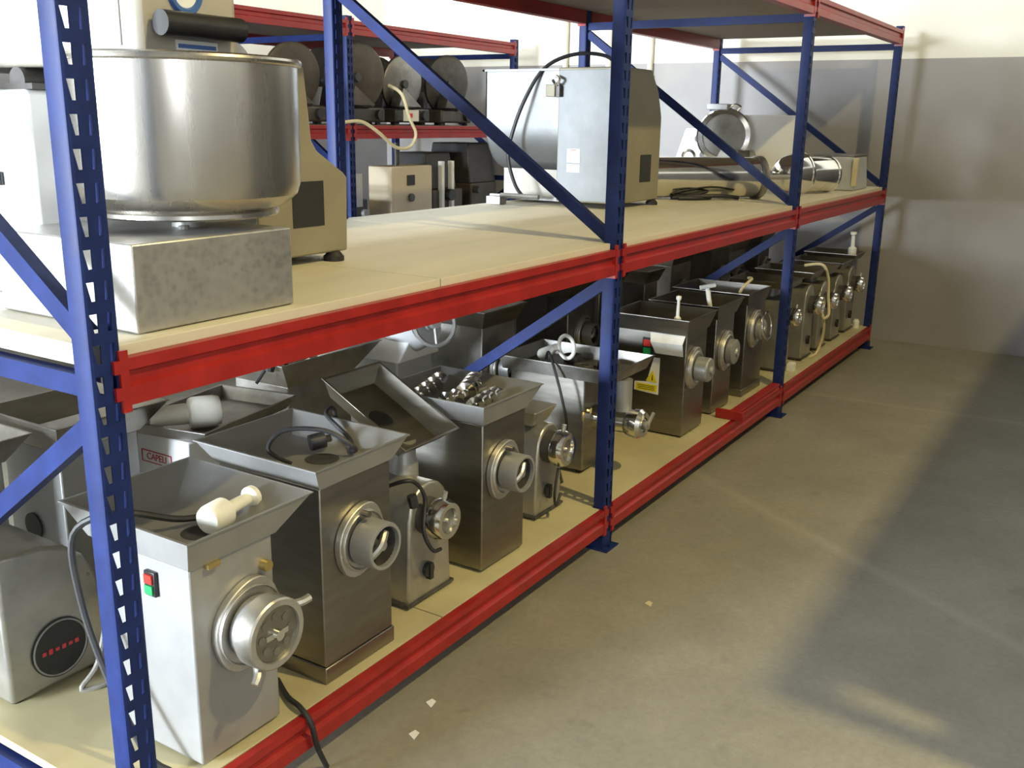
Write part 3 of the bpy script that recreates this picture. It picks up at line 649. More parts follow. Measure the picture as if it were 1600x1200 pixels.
# last bay: row of small machines
lb = ['small grinder first past the third rack post with a white foot', 'small grinder with a cream cable looped over its nose in the last bay',
      'small dark grinder in the middle of the last bay', 'small grinder with a white pusher near the end wall', 'small grinder nearest the end wall against the last rack post']
for k, (x0, w_, y0, zt, r_) in enumerate(((5.50, 0.20, 0.13, 0.60, 0.055), (5.86, 0.20, 0.10, 0.62, 0.060), (6.20, 0.19, 0.10, 0.60, 0.055), (6.54, 0.20, 0.10, 0.60, 0.055), (6.88, 0.20, 0.10, 0.62, 0.058))):
    t = small_grinder(lb[k], x0, x0+w_, y0, zt, x0+w_/2, zt-0.12, r_, 0.08, depth=0.32, group='small cast grinders in the last bay')
    MB().lathe([(0.04, 0), (0.04, 0.05), (0.055, 0.06)], (x0+w_/2, y0+0.1, zt-0.01), (0, 0, 1), 20, cap=True).build('feed_neck', 'steel_light', t)
    MB().pan((x0-0.01, x0+w_+0.01, y0-0.02, y0+0.28), zt+0.048, (x0-0.04, x0+w_+0.04, y0-0.04, y0+0.31), zt+0.088, 0.003, 0.004).build('feed_pan', 'steel' if k != 2 else 'steel_dark', t)
    if k == 1:
        MB().tube([(5.98, 0.16, 0.73), (6.0, 0.06, 0.74), (6.05, 0.03, 0.66), (6.06, 0.02, 0.54), (6.03, 0.0, 0.44), (5.99, 0.02, 0.42), (6.0, 0.04, 0.48), (6.06, 0.03, 0.36), (6.09, 0.045, 0.25), (6.05, 0.06, 0.18), (5.95, 0.075, 0.172)], 0.009).build('power_cord', 'cream_cable', t)
pusher('plastic_pusher', 'white plastic pusher standing in the pan nearest the end wall', (6.98, 0.12, 0.676), (-0.1, 0.0, 1), 0.18, 0.028)
o = MB().lathe([(0.022, 0), (0.022, 0.05), (0.016, 0.056), (0.016, 0.062)], (7.12, 0.075, B0), (0, 0, 1), 16).build('bottle_cap', 'white_plastic', None, origin=(7.12, 0.075, B0)); tag(o, 'small white plastic cap standing on the shelf by the last rack post', 'cap')
o = MB().box(5.56, 5.62, 0.055, 0.095, B0, B0+0.045).box(5.565, 5.615, 0.06, 0.09, B0+0.045, B0+0.05).build('plastic_block', 'white_plastic', None, bevel=0.004, origin=(5.59, 0.075, B0)); tag(o, 'small white plastic block on the shelf just past the third rack post', 'block')
# loose red beam on the front edge of the lower shelf
sb = thing('spare_beam', (4.78, 0.04, B0), 'short red spare rack beam lying loose on the front edge of the lower shelf', 'beam')
prf = [(-0.034, 0), (-0.034, 0.010), (-0.026, 0.014), (-0.026, 0.020), (-0.034, 0.024), (-0.034, 0.034), (0.010, 0.034), (0.010, 0)]
MB().prism([(y_+0.028, z_+B0+0.001) for y_, z_ in prf], 'x', 4.44, 5.12).build('beam_bar', 'red_paint', sb)
MB().box(4.425, 4.441, -0.045, 0.095, B0-0.0+0.001, B0+0.048).build('end_plate', 'red_paint', sb, bevel=0.003)

# ------------------------------------------------------------------ back row of the lower shelf
t = cabinet('meat_grinder', 'white-bodied meat grinder with a large tray in the back row behind the front post', (1.515, 1.775, 0.93, 1.20), B0, 0.640,
            (1.51, 1.78, 0.925, 1.205), (1.495, 1.865, 0.895, 1.265), 0.715, 'steel_light', 'steel', group='back row of grinders')
MB().cyl((1.515, 1.085, 0.385), (1.509, 1.085, 0.385), 0.040, 24).build('socket_hole', 'print_black', t)
t = cabinet('meat_grinder', 'meat grinder at the left end of the back row, cut by the picture edge', (1.19, 1.40, 1.01, 1.25), B0, 0.630,
            (1.185, 1.405, 1.005, 1.255), (1.15, 1.466, 0.97, 1.275), 0.700, 'steel_light', 'steel_dark', group='back row of grinders')
# grey motor box with round black badge
mo = thing('motor_housing', (1.25, 0.76, B0), 'silver motor housing with a round black badge at the left end of the shelf', 'motor')
pr = [(1.120, B0+0.012), (1.385, B0+0.012), (1.385, 0.34), (1.375, 0.42), (1.345, 0.485), (1.30, 0.525), (1.24, 0.545), (1.120, 0.555)]
MB().prism(pr, 'y', 0.595, 0.93).build('body', 'alu_body', mo, bevel=0.010)
bd = MB().cyl((1.255, 0.5965, 0.272), (1.255, 0.590, 0.272), 0.076, 40).build('badge', 'print_black', mo)
MB().torus((1.255, 0.590, 0.272), (0, 1, 0), 0.071, 0.0025, 40, 6).build('badge_ring', 'steel_light', bd)
lm = MB()
for dx, hgt in ((-0.045, 0.020), (-0.028, 0.028), (-0.010, 0.016), (0.008, 0.024), (0.026, 0.018), (0.043, 0.022)): lm.box(1.255+dx-0.005, 1.255+dx+0.005, 0.5885, 0.5902, 0.272-hgt/4, 0.272+hgt/4)
lm.build('badge_print', 'label_red', bd)
for z in (0.22, 0.43): MB().cyl((1.35, 0.597, z), (1.35, 0.592, z), 0.005, 8).build('screw', 'steel_dark', mo)
for fx in (1.15, 1.35):
    for fy in (0.63, 0.89): MB().cyl((fx, fy, B0), (fx, fy, B0+0.014), 0.016, 10).build('foot', 'rubber', mo)
MB().tube([(1.385, 0.70, 0.30), (1.40, 0.64, 0.28), (1.385, 0.585, 0.36), (1.36, 0.545, 0.34), (1.31, 0.53, 0.22), (1.26, 0.53, 0.171), (1.33, 0.50, 0.171), (1.40, 0.53, 0.171)], 0.007).build('power_cord', 'grey_cable', mo)
# pan machine with name label
t = thing('meat_grinder', (2.0, 0.88, B0), 'white-sided grinder with a dark shallow pan and red name label', 'meat grinder', 'back row of grinders')
MB().frustum((1.83, 2.09, 0.80, 1.06), B0+0.008, (1.85, 2.07, 0.80, 1.04), 0.600).build('body', 'white_enamel', t, bevel=0.006)
for fx in (1.86, 2.06):
    for fy in (0.83, 1.03): MB().cyl((fx, fy, B0), (fx, fy, B0+0.009), 0.014, 10).build('foot', 'rubber', t)
pm = MB().pan((-0.21, 0.21, -0.13, 0.13), 0, (-0.235, 0.235, -0.155, 0.155), 0.042, 0.004, 0.006).xform(Matrix.Translation((2.055, 0.915, 0.601)) @ Matrix.Rotation(R(10), 4, 'Z')).build('feed_pan', 'steel_dark', t, bevel=0.012, seg=3)
pl = MB().add([(1.834, 0.86, 0.50), (1.834, 1.00, 0.50), (1.8375, 1.00, 0.455), (1.8375, 0.86, 0.455), (1.838, 0.86, 0.50), (1.838, 1.00, 0.50), (1.842, 1.00, 0.455), (1.842, 0.86, 0.455)],
     [(0, 1, 2, 3), (4, 5, 6, 7), (0, 1, 5, 4), (3, 2, 6, 7), (0, 3, 7, 4), (1, 2, 6, 5)])
NZ, NY = 0.525, 0.945
xf = 1.83+0.02*(NZ-B0)/(0.6-B0)
text('name_lettering', 'CAPELI', 0.030, 'label_red', t, (xf-0.0012, NY, NZ), (0, -1, 0), (0.045, 0, 1))
fr = MB()
for a, b, c, d in ((NY-0.068, NY+0.068, NZ+0.017, NZ+0.0195), (NY-0.068, NY+0.068, NZ-0.0195, NZ-0.017), (NY-0.070, NY-0.067, NZ-0.0195, NZ+0.0195), (NY+0.067, NY+0.070, NZ-0.0195, NZ+0.0195)): fr.box(xf-0.0022, xf+0.002, a, b, c, d)
fr.build('label_frame', 'label_red', t)
o = thing('plastic_pusher', (1.96, 0.90, 0.606), 'large white plastic pusher lying in the dark shallow pan', 'pusher', 'white plastic pushers')
MB().lathe([(0.0005, 0), (0.045, 0.003), (0.05, 0.02), (0.05, 0.085), (0.045, 0.095), (0.03, 0.10)], (2.02, 0.845, 0.657), (-0.86, 0.5, 0), 28).build('cup', 'white_plastic', o)
MB().lathe([(0.03, 0.09), (0.033, 0.11), (0.03, 0.20), (0.036, 0.215), (0.0005, 0.22)], (2.02, 0.845, 0.657), (-0.86, 0.5, 0), 20, cap=False).build('handle', 'white_plastic', o)
# dark grinder with a big tray of white bits
t = cabinet('meat_grinder', 'dark meat grinder with a wide deep tray in the back row', (2.42, 2.75, 0.95, 1.22), B0, 0.625,
            (2.41, 2.76, 0.94, 1.23), (2.36, 2.89, 0.915, 1.27), 0.715, 'steel_dark', 'steel_dark', group='back row of grinders')
o = pusher('plastic_pusher', 'white plastic pusher lying in the wide deep tray of the back row', (2.42, 1.02, 0.675), (0.95, 0.1, 0.1), 0.24, 0.032)
MB().tube([(2.30, 0.98, 0.66), (2.36, 0.95, 0.735), (2.42, 0.93, 0.70)], 0.006).cyl((2.34, 0.955, 0.70), (2.35, 0.95, 0.74), 0.016, 10).build('power_cord', 'rubber', t)
# grey machine with hand wheel
t = thing('wheel_machine', (3.08, 1.0, B0), 'pale grey machine with a round hand wheel behind the auger tray', 'machine')
MB().frustum((2.95, 3.22, 0.88, 1.16), B0, (2.97, 3.20, 0.90, 1.14), 0.62).build('body', 'grey_enamel', t, bevel=0.008)
MB().frustum((2.93, 3.20, 0.86, 1.10), 0.62, (2.97, 3.16, 0.84, 1.02), 0.70).build('sloping_chute', 'white_enamel', t, bevel=0.006)
MB().cyl((3.06, 0.94, 0.70), (3.03, 0.80, 0.765), 0.085, 28, 0.075).build('drum', 'grey_enamel', t)
hw = MB().torus((3.00, 0.735, 0.785), (-0.55, -1, 0.35), 0.085, 0.009, 36, 8).build('hand_wheel', 'steel_light', t)
sp = MB(); cc = Vector((3.00, 0.735, 0.785)); a_, u_, v_ = basis((-0.55, -1, 0.35))
for k in range(3):
    an = 2*PI*k/3+0.5; sp.cyl(cc, cc+u_*0.085*math.cos(an)+v_*0.085*math.sin(an), 0.007, 8)
sp.cyl(cc-a_*0.05, cc+a_*0.02, 0.02, 12).build('spoke', 'steel_light', hw)
# dim grinders at the back of the middle and last bays
bk = [(3.34, 3.60, 0.78, 'steel_dark', 'dim dark grinder in the back row behind the wheel machine'),
      (3.70, 3.98, 0.84, 'dark_machine', 'tall black machine in the back row left of the stickered grinder'),
      (4.08, 4.36, 0.80, 'steel_dark', 'dim grinder behind the stickered grinder in the back row'),
      (4.52, 4.80, 0.80, 'steel', 'dim grinder with pale tray in the back row of the middle bay'),
      (4.95, 5.12, 0.76, 'steel_dark', 'dim grinder behind the third rack post in the back row'),
      (5.45, 5.75, 0.80, 'steel_dark', 'dark grinder at the back of the last bay beside the third post'),
      (5.95, 6.25, 0.84, 'brown_machine', 'brown machine at the back of the last bay'),
      (6.45, 6.75, 0.78, 'steel_dark', 'dark grinder at the back of the last bay near the end wall'),
      (6.88, 7.10, 0.80, 'steel', 'last grinder of the back row beside the end wall')]
for k, (x0, x1, zz, mm, l_) in enumerate(bk):
    yy = 0.80 if k % 2 else 0.74
    t = cabinet('meat_grinder', l_, (x0, x1, yy, yy+0.30), B0, zz-0.07, (x0-0.004, x1+0.004, yy-0.004, yy+0.304), (x0-0.03, x1+0.04, yy-0.03, yy+0.36), zz, mm, 'steel_dark' if mm == 'dark_machine' else 'steel', group='back row of grinders')
    if k != 1: head(t, (x0+x1)/2, zz-0.26, yy, 0.08, 0.055, 0.08, 'open')
o = pusher('plastic_pusher', 'white plastic pusher poking from a dim back-row tray of the middle bay', (4.62, 0.92, 0.738), (0.3, 0.3, 0.9), 0.13, 0.022)

# ------------------------------------------------------------------ upper shelf
# spiral mixer ------------------------------------------------------
t = thing('spiral_mixer', (1.36, 0.42, B1), 'spiral dough mixer with big steel bowl on a swirl-finished steel base', 'dough mixer')
MB().box(1.160, 1.572, 0.058, 0.50, B1+0.002, 1.318).build('base', 'pearl_steel', t, bevel=0.004)
BC = (1.45, 0.245, 1.318)
MB().lathe([(0.035, 0), (0.034, 0.03), (0.05, 0.032)], BC, (0, 0, 1), 24).cyl((1.40, 0.20, 1.318), (1.40, 0.20, 1.325), 0.012, 10).build('bowl_shaft', 'steel_light', t)
prof = [(0.0005, 0.014), (0.19, 0.014), (0.195, 0.018), (0.195, 0.026), (0.19, 0.030), (0.215, 0.040), (0.237, 0.060), (0.245, 0.085), (0.247, 0.33), (0.243, 0.33), (0.241, 0.09), (0.225, 0.06), (0.19, 0.045), (0.0005, 0.045)]
bw = MB().lathe([(r_, h+0.012) for r_, h in prof], BC, (0, 0, 1), 72, cap=False).build('bowl', 'bowl_steel', t, angle=25)
MB().torus((BC[0], BC[1], BC[2]+0.342), (0, 0, 1), 0.248, 0.0085, 72, 10).build('bowl_rim', 'bowl_steel', bw)
MB().box(1.27, 1.60, 0.515, 0.95, B1+0.002, 1.60).build('column', 'white_enamel', t, bevel=0.012)
MB().cyl((1.285, 0.56, 1.618), (1.585, 0.56, 1.618), 0.028, 24).box(1.28, 1.59, 0.50, 0.95, 1.600, 1.612).build('hinge', 'iron', t)
hd = MB().prism([(0.165, 1.645), (0.150, 1.665), (0.150, 1.90), (0.20, 1.97), (0.90, 1.99), (0.95, 1.95), (0.95, 1.645)], 'x', 1.285, 1.535).build('head', 'mixer_beige', t, bevel=0.014)
MB().box(1.2805, 1.2845, 0.20, 0.93, 1.68, 1.955).build('lit_side_sheet', 'white_enamel', hd, bevel=0.001)  # white sheet puts the daylight on the head's side into colour
MB().cyl((1.315, 0.122, 1.722), (1.515, 0.122, 1.722), 0.024, 20).cyl((1.335, 0.150, 1.722), (1.335, 0.122, 1.722), 0.012, 10).cyl((1.50, 0.150, 1.722), (1.50, 0.122, 1.722), 0.012, 10).build('handle', 'black_plastic', hd)
em = MB().torus((1.40, 0.149, 1.785), (0, 1, 0), 0.036, 0.008, 36, 6).build('emblem_ring', 'label_blue', hd)
MB().cyl((1.40, 0.1505, 1.785), (1.40, 0.1475, 1.785), 0.03, 30).build('emblem', 'paper', em)
lbp = MB().box(1.37, 1.475, 0.1475, 0.151, 1.664, 1.695).build('name_plate', 'paper', hd)
MB().box(1.375, 1.47, 0.1465, 0.1476, 1.680, 1.688).build('plate_stripe', 'label_blue', lbp)
MB().cyl((1.45, 0.25, 1.70), (1.45, 0.25, 1.40), 0.016, 14).torus((1.45, 0.25, 1.42), (0, 0.3, 1), 0.08, 0.014, 30, 8).build('dough_hook', 'steel_light', t)
MB().cyl((1.34, 0.40, 1.66), (1.34, 0.40, 1.42), 0.013, 12).build('breaker_bar', 'steel_light', t)
for (yy, zz, rr, mm) in ((0.675, 1.515, 0.020, 'steel_light'), (0.665, 1.455, 0.016, 'black_plastic'), (0.69, 1.292, 0.014, 'steel_dark')):
    MB().cyl((1.270, yy, zz), (1.252, yy, zz), rr, 18).build('control_knob', mm, t)
sw = MB().box(1.260, 1.270, 0.625, 0.705, 1.395, 1.425).build('switch_box', 'black_plastic', t, bevel=0.003)
MB().box(1.255, 1.260, 0.665, 0.698, 1.400, 1.420).build('red_button', 'switch_red', sw)
# flat cardboard pack behind the mixer (left edge of the picture)
cb = thing('board_stack', (1.35, 1.10, B1), 'stack of cream boards lying behind the mixer at the left edge', 'boards')
for k in range(3): MB().box(1.10+0.01*k, 1.62-0.01*k, 0.97, 1.25, B1+0.001+0.026*k, B1+0.026+0.026*k).build('board', 'cardboard', cb, bevel=0.002)
# kneading mixers ---------------------------------------------------
def kneader(label, x0, x1, y0, y1, zt, ytub, body_m, side_m, chamfer, vent, prof=None, vz=None):
    t = thing('meat_mixer', ((x0+x1)/2, (y0+ytub)/2, B1), label, 'meat mixer', 'horizontal meat mixers on the upper shelf')
    z0 = B1+0.026; w_ = x1-x0
    vz = vz or zt
    prof = prof or [(x0, z0), (x1, z0), (x1, zt-chamfer[1]), (x1-chamfer[0]*0.35, zt-chamfer[1]*0.45), (x1-chamfer[0], zt), (x0, zt)]
    h = MB().prism(prof, 'y', y0, y1).build('housing', body_m, t, bevel=0.006)
    MB().box(x0-0.0035, x0-0.0002, y0+0.006, y1-0.006, z0+0.008, zt-0.012).build('side_panel', side_m, h, bevel=0.001)
    MB().box(x0+w_*vent[0], x0+w_*vent[1], y0-0.002, y0+0.001, z0+(vz-z0)*vent[2], z0+(vz-z0)*vent[3]).build('vent_opening', 'print_black', h)
    for fx in (x0+0.04, x1-0.05):
        for fy in (y0+0.01, ytub-0.03):
            MB().lathe([(0.03, 0), (0.03, 0.014), (0.018, 0.027)], (fx, fy, B1), (0, 0, 1), 16).build('foot', 'rubber', t)
    MB().box(x0+0.03, x0+0.055, y1, ytub-0.02, B1+0.022, B1+0.04).build('skid', 'steel_light', t)
    MB().box(x1-0.065, x1-0.04, y1, ytub-0.02, B1+0.022, B1+0.04).build('skid', 'steel_light', t)
    # U-shaped tub along y
    cx = (x0+x1)/2; rt_ = w_*0.46; zc = zt-0.01-(zt-z0)*0.42; n = 18
    outer = [(cx+rt_*math.cos(PI+PI*k/n), zc+rt_*math.sin(PI+PI*k/n)) for k in range(n+1)]
    outer = [(cx-rt_, zt-0.012)]+outer+[(cx+rt_, zt-0.012)]
    inner = [(cx+(a-cx)*0.965, zc+(b-zc)*0.965 if b < zc else b) for a, b in outer]
    tb = MB().prism(outer+inner[::-1], 'y', y1+0.001, ytub).prism(outer, 'y', ytub-0.006, ytub).build('tub', 'tub_steel', t)
    MB().box(cx-rt_-0.016, cx-rt_+0.006, y1+0.001, ytub+0.012, zt-0.014, zt-0.004).box(cx+rt_-0.006, cx+rt_+0.016, y1+0.001, ytub+0.012, zt-0.014, zt-0.004).box(cx-rt_-0.016, cx+rt_+0.016, ytub-0.002, ytub+0.012, zt-0.014, zt-0.004).build('tub_rim', 'tub_steel', tb)
    MB().box(cx-rt_*0.55, cx+rt_*0.55, y1, ytub-0.05, B1+0.028, zc-rt_+0.01).build('stand', 'mixer_beige', t)
    return t
t = kneader('small beige meat mixer with dark vent square behind the steel bowl', 1.86, 2.205, 0.46, 0.72, 1.70, 1.16, 'beige_enamel', 'galvanized', (0.17, 0.10), (0.36, 0.72, 0.26, 0.66),
            prof=[(1.86, B1+0.026), (2.205, B1+0.026), (2.212, 1.385), (2.195, 1.40), (2.09, 1.462), (2.07, 1.49), (2.05, 1.68), (2.03, 1.70), (1.86, 1.70)], vz=1.485)
t = kneader('tall grey meat mixer with steel tub and black hose behind the second post', 4.26, 4.74, 0.60, 0.93, 1.80, 1.36, 'beige_enamel', 'galvanized', (0.14, 0.22), (0.52, 0.78, 0.15, 0.36))
MB().tube([(4.50, 0.72, 1.80), (4.45, 0.78, 1.86), (4.36, 0.90, 1.865), (4.28, 1.02, 1.80), (4.22, 1.10, 1.64), (4.20, 1.16, 1.46), (4.20, 1.17, 1.36), (4.22, 1.14, 1.24), (4.24, 1.10, 1.18)], 0.009).build('power_cord', 'rubber', t)
MB().box(4.215, 4.256, 0.925, 0.975, 1.665, 1.72).build('switch_box', 'beige_enamel', t, bevel=0.003)
MB().box(4.225, 4.256, 0.905, 0.925, 1.665, 1.715).build('bracket', 'iron', t)
MB().tube([(4.24, 0.93, 1.76), (4.215, 0.90, 1.745), (4.22, 0.92, 1.72), (4.24, 0.95, 1.74)], 0.007).build('hook', 'chrome', t)
st = MB().box(4.2550, 4.2564, 0.80, 0.87, 1.36, 1.425).build('info_sticker', 'paper', t)
MB().box(4.2543, 4.2551, 0.803, 0.867, 1.372, 1.415).build('sticker_panel', 'grey_enamel', st)
MB().box(4.2543, 4.2551, 0.82, 0.85, 1.418, 1.422).build('sticker_heading', 'label_red', st)
MB().box(4.2550, 4.2564, 0.80, 0.87, 1.315, 1.352).build('serial_sticker', 'paper', t)
MB().tube([(4.18, 0.98, B1+0.045), (4.18, 1.20, B1+0.045)], 0.012, 8, 0).box(4.14, 4.2, 1.18, 1.26, B1+0.002, B1+0.04).build('latch_bar', 'steel_dark', t)
# sausage stuffer cylinder
p0 = Vector((5.02, 0.80, B1+0.118)); p1 = Vector((5.53, 0.335, B1+0.118)); dd = (p1-p0); Lc = dd.length
t = thing('stuffer_cylinder', (5.27, 0.57, B1), 'long steel cylinder lying on the upper shelf beside the grey mixer', 'cylinder')
MB().lathe([(0.0005, 0), (0.11, 0), (0.11, Lc-0.03), (0.0005, Lc-0.03)], p0, dd, 40, cap=False).build('barrel', 'chrome', t)
MB().lathe([(0.112, Lc-0.04), (0.118, Lc-0.035), (0.118, Lc), (0.09, Lc+0.002), (0.09, Lc-0.02), (0.0005, Lc-0.02)], p0, dd, 40, cap=False).build('end_collar', 'steel_dark', t)
MB().cyl(p1, p1+dd.normalized()*0.16+Vector((0.05, -0.02, 0)), 0.014, 12).build('piston_rod', 'steel_light', t)
o = MB().tube([(5.06, 0.62, B1+0.012), (5.12, 0.54, B1+0.012), (5.22, 0.50, B1+0.012), (5.16, 0.60, B1+0.014), (5.08, 0.66, B1+0.012), (5.20, 0.46, B1+0.025), (5.33, 0.38, B1+0.012)], 0.011).build('cable_coil', 'rubber', None, origin=(5.15, 0.55, B1)); tag(o, 'black cable heaped on the shelf in front of the long cylinder', 'cable')
o = MB().pan((4.95, 5.35, 0.92, 1.18), B1+0.15, (4.93, 5.40, 0.90, 1.20), B1+0.215, 0.003, 0.006).box(4.98, 5.30, 0.95, 1.15, B1, B1+0.15).build('steel_tray', 'steel_dark', None, origin=(5.15, 1.05, B1)); tag(o, 'dark steel tray behind the long cylinder', 'tray')
# polished dome and box
t = thing('chrome_dome', (5.98, 0.26, B1), 'polished steel dome lying on its side behind the third post', 'dome')
MB().lathe([(0.02, 0.0), (0.06, 0.01), (0.095, 0.05), (0.115, 0.11), (0.12, 0.17), (0.125, 0.175), (0.125, 0.185), (0.11, 0.185), (0.105, 0.12), (0.0005, 0.10)], (5.85, 0.335, B1+0.126), (0.88, -0.45, 0.0), 40, cap=False).build('shell', 'chrome', t)
MB().cyl((5.85, 0.335, B1+0.126), (5.80, 0.36, B1+0.126), 0.02, 14).build('neck', 'chrome', t)
t = thing('steel_drum', (6.25, 0.20, B1), 'shiny steel drum lying between the dome and the grey box', 'drum')
MB().lathe([(0.0005, 0), (0.10, 0), (0.105, 0.01), (0.105, 0.20), (0.11, 0.205), (0.11, 0.22), (0.09, 0.22), (0.09, 0.05), (0.0005, 0.05)], (6.13, 0.26, B1+0.112), (0.9, -0.42, 0), 36, cap=False).build('shell', 'chrome', t)
t = thing('grey_box', (6.78, 0.19, B1), 'grey steel box with a pale edge strip at the end of the upper shelf', 'box')
MB().frustum((6.60, 6.98, 0.07, 0.36), B1+0.002, (6.62, 6.96, 0.085, 0.35), 1.36).build('body', 'grey_enamel', t, bevel=0.006)
MB().box(6.595, 6.62, 0.055, 0.085, B1+0.03, 1.355).build('edge_strip', 'cream_cable', t, bevel=0.003)
MB().box(6.62, 6.96, 0.08, 0.345, 1.361, 1.372).build('lid', 'steel', t, bevel=0.003)
# white slicer
t = thing('meat_slicer', (6.75, 0.95, B1), 'white and chrome meat slicer with white side panel near the end wall', 'slicer')
MB().prism([(1.34, B1), (1.34, 1.30), (1.27, 1.52), (1.10, 1.52), (1.05, 1.30), (0.62, 1.28), (0.62, B1)], 'x', 6.66, 6.95).build('body', 'white_enamel', t, bevel=0.012)
MB().cyl((6.655, 1.17, 1.45), (6.66, 1.17, 1.45), 0.025, 18).build('knob', 'black_plastic', t)
MB().torus((6.66, 1.23, 1.325), (1, 0, 0), 0.045, 0.014, 28, 8).build('dial', 'chrome', t)
MB().cyl((6.650, 1.12, 1.34), (6.66, 1.12, 1.34), 0.03, 20).build('knob', 'iron', t)
bgd = MB().lathe([(0.140, 0.004), (0.145, -0.004), (0.175, 0.0), (0.185, 0.012), (0.185, 0.045), (0.0005, 0.05)], (6.61, 0.965, 1.475), (0.94, 0.34, -0.04), 48, cap=False).build('blade_guard', 'chrome', t)
MB().lathe([(0.0005, 0.002), (0.141, 0.006)], (6.61, 0.965, 1.475), (0.94, 0.34, -0.04), 40, cap=False).build('blade', 'steel_dark', bgd)
MB().box(6.60, 6.70, 0.95, 1.10, 1.645, 1.685).build('sharpener', 'grey_enamel', t, bevel=0.005)
MB().tube([(6.64, 0.95, 1.66), (6.64, 0.91, 1.68), (6.64, 0.87, 1.665), (6.64, 0.89, 1.64)], 0.007).build('handle', 'chrome', t)
MB().box(6.72, 6.735, 0.50, 0.96, 1.28, 1.615).build('side_panel', 'white_enamel', t, bevel=0.003)
MB().frustum((6.40, 6.62, 0.68, 0.98), 1.24, (6.50, 6.60, 0.74, 0.94), 1.385).build('carriage', 'steel', t, bevel=0.005)
MB().box(6.42, 6.60, 0.70, 0.96, B1, 1.24).build('carriage_foot', 'steel_dark', t)

# ------------------------------------------------------------------ things on the rack behind
def slicer(label, x, y, z, r_, bm_, dm_, tilt=0.0, plate=False):
    t = thing('meat_slicer', (x, y, z), label, 'slicer', 'dark slicers on the rack behind')
    MB().box(x-0.20, x+0.20, y-0.02, y+0.34, z+0.02, z+0.12).build('base', bm_, t, bevel=0.015)
    for fx in (-0.16, 0.16):
        for fy in (0.02, 0.30): MB().cyl((x+fx, y+fy, z), (x+fx, y+fy, z+0.021), 0.02, 10).build('foot', 'rubber', t)
    MB().lathe([(0.0005, 0), (r_*0.9, 0), (r_, 0.012), (r_, 0.035), (0.0005, 0.05)], (x-0.02, y+0.05, z+0.13+r_*0.80), (tilt, 1, 0.12), 44, cap=False).build('blade_disc', dm_, t)
    MB().cyl((x-0.02, y+0.055, z+0.13+r_*0.8), (x-0.02, y+0.03, z+0.13+r_*0.8), 0.03, 16).build('hub', bm_, t)
    MB().frustum((x+0.02, x+0.20, y+0.10, y+0.30), z+0.12, (x+0.06, x+0.16, y+0.16, y+0.28), z+0.12+r_*1.5).build('motor_tower', bm_, t, bevel=0.01)
    MB().prism([(x-0.20, z+0.13), (x+0.05, z+0.13), (x+0.02, z+0.15), (x-0.16, z+0.26)], 'y', y-0.06, y+0.03).build('carriage', dm_, t, bevel=0.004)
    MB().cyl((x+0.12, y-0.02, z+0.07), (x+0.12, y-0.05, z+0.07), 0.035, 18).build('dial', 'black_plastic', t)
    if plate:
        MB().box(x-0.12, x+0.06, y-0.024, y-0.02, z+0.03, z+0.11).build('control_plate', 'paper', t)
        MB().box(x-0.06, x-0.02, y-0.03, y-0.024, z+0.055, z+0.085).build('red_button', 'switch_red', t)
    return t
slicer('dark slicer with a big brown disc beside the blue rear post', 5.40, 3.12, S2, 0.235, 'dark_machine', 'brown_machine', 0.3)
slicer('dark slicer with a bright steel disc in the middle of the rear shelf', 5.92, 3.12, S2, 0.200, 'dark_machine', 'steel_dark', 0.1, True)
slicer('black slicer at the right end of the rear shelf', 6.50, 3.14, S2, 0.22, 'iron', 'iron', 0.2)
slicer('brown slicer on the rear shelf left of the blue rear post', 4.82, 3.14, S2, 0.21, 'brown_machine', 'brown_machine', 0.2)
for k, (x_, l_) in enumerate(((4.55, 'dark slicer in the second row of the rear shelf beside the steel bowl'), (5.62, 'dark slicer in the second row behind the drooping cream cable'),
                            (6.22, 'dark slicer in the second row between the bright disc and the black slicer'), (6.86, 'dark slicer in the second row at the end of the rear shelf'))):
    slicer(l_, x_, 3.62, S2, 0.21+0.015*(k % 2), 'dark_machine', 'brown_machine', 0.25)
slicer('brown slicer on the rear shelf hidden mostly by the steel bowl', 4.25, 3.14, S2, 0.20, 'brown_machine', 'steel_dark', 0.2)
o = MB().tube([(5.64, 3.10, 1.78), (5.66, 3.00, 1.72), (5.72, 2.98, 1.56), (5.78, 2.97, 1.45), (5.72, 2.98, 1.36), (5.58, 3.0, 1.36), (5.40, 3.0, 1.46), (5.25, 3.02, 1.53), (5.10, 3.04, 1.525)], 0.012).build('hanging_cable', 'cream_cable', None, origin=(5.5, 3.0, 1.5)); tag(o, 'cream cable drooping over the red beam of the rear rack', 'cable')
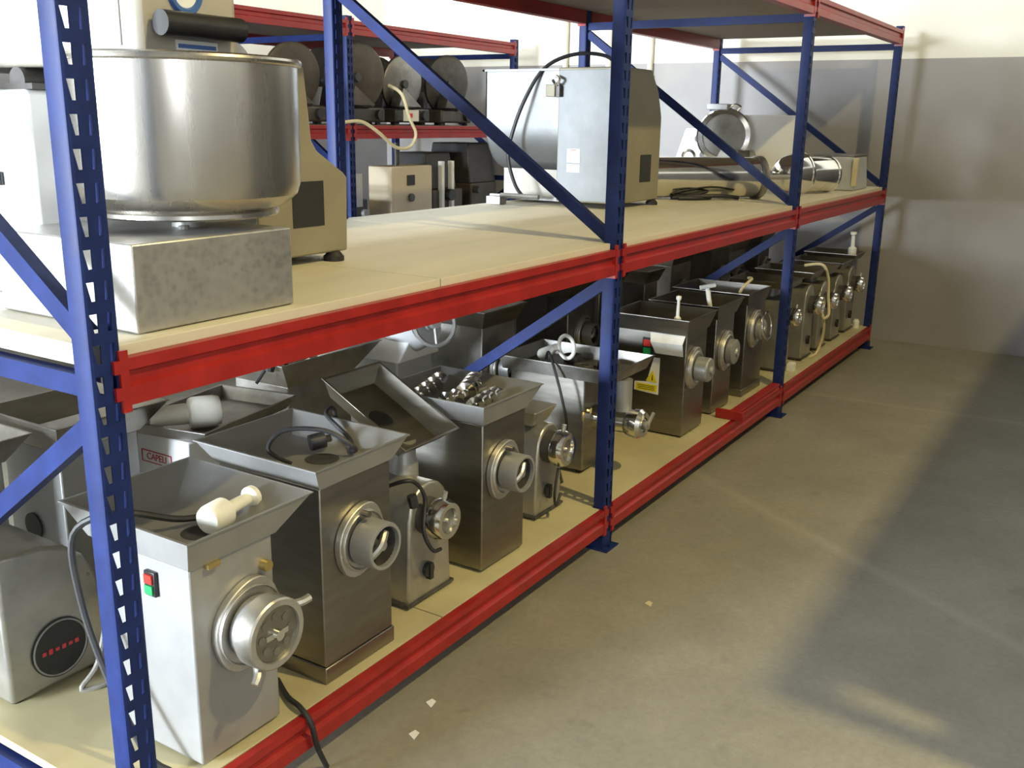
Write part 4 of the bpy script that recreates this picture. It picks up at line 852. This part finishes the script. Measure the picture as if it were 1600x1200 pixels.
# lower shelf of the rear rack
t = thing('control_cabinet', (5.92, 3.23, S2L), 'beige control cabinet with a dark display on the rear rack', 'cabinet')
MB().box(5.68, 6.17, 3.12, 3.34, S2L+0.03, 1.215).build('body', 'pale_beige', t, bevel=0.008)
MB().box(5.86, 5.95, 3.114, 3.121, 1.075, 1.15).build('display', 'print_black', t)
MB().cyl((5.90, 3.12, 0.985), (5.90, 3.10, 0.985), 0.03, 18).build('knob', 'iron', t)
MB().cyl((5.90, 3.25, 1.215), (5.90, 3.25, 1.38), 0.022, 12).build('column', 'iron', t)
MB().box(5.68, 6.17, 3.12, 3.34, S2L, S2L+0.03).build('plinth', 'iron', t)
t = thing('slicing_machine', (6.42, 3.30, S2L), 'dark machine with white rails beside the beige cabinet on the rear rack', 'machine')
MB().box(6.22, 6.62, 3.15, 3.6, S2L, 1.02).build('body', 'brown_machine', t, bevel=0.01)
for x in (6.30, 6.43): MB().box(x, x+0.035, 3.12, 3.16, 0.80, 1.24).build('rail', 'paper', t, bevel=0.003)
MB().cyl((6.40, 3.15, 0.98), (6.40, 3.09, 0.98), 0.045, 18).build('knob', 'black_plastic', t)
MB().frustum((6.23, 6.61, 3.2, 3.58), 1.02, (6.28, 6.58, 3.25, 3.55), 1.30).build('cover', 'dark_machine', t, bevel=0.01)
t = thing('floor_machine', (6.92, 3.32, S2L), 'low dark brown machine at the right end of the rear rack', 'machine')
MB().box(6.74, 7.12, 3.15, 3.6, S2L, 1.05).build('body', 'brown_machine', t, bevel=0.01)
MB().frustum((6.74, 7.12, 3.16, 3.6), 1.05, (6.76, 7.10, 3.2, 3.56), 1.37).build('hood', 'dark_machine', t, bevel=0.01)
MB().cyl((6.80, 3.15, 1.0), (6.80, 3.10, 1.0), 0.03, 14).build('knob', 'iron', t)
t = thing('small_machine', (5.35, 3.35, S2L), 'dark machine next to the rear blue post on the lower rear shelf', 'machine')
MB().box(5.25, 5.45, 3.15, 3.5, S2L, 1.0).build('body', 'dark_machine', t, bevel=0.01)
MB().box(5.26, 5.36, 3.12, 3.15, 0.95, 1.18).build('panel', 'grey_enamel', t, bevel=0.003)
MB().cyl((5.40, 3.15, 0.9), (5.40, 3.12, 0.9), 0.03, 14).build('knob', 'steel_light', t)
# scraps on the floor
for k, (x, y, l_) in enumerate(((2.75, -0.337, 'small orange scrap of paper on the concrete floor'), (1.885, -0.08, 'pale scrap of paper lying on the floor closest to the shelf'), (1.745, -0.13, 'pale scrap of paper on the floor at the bottom of the picture'))):
    o = MB().prism([(x, y), (x+0.03, y+0.006), (x+0.034, y+0.022), (x+0.012, y+0.026)], 'z', 0.0005, 0.0025).build('paper_scrap', ('cardboard', 'paper', 'paper')[k], None, origin=(x, y, 0)); tag(o, l_, 'paper scrap')
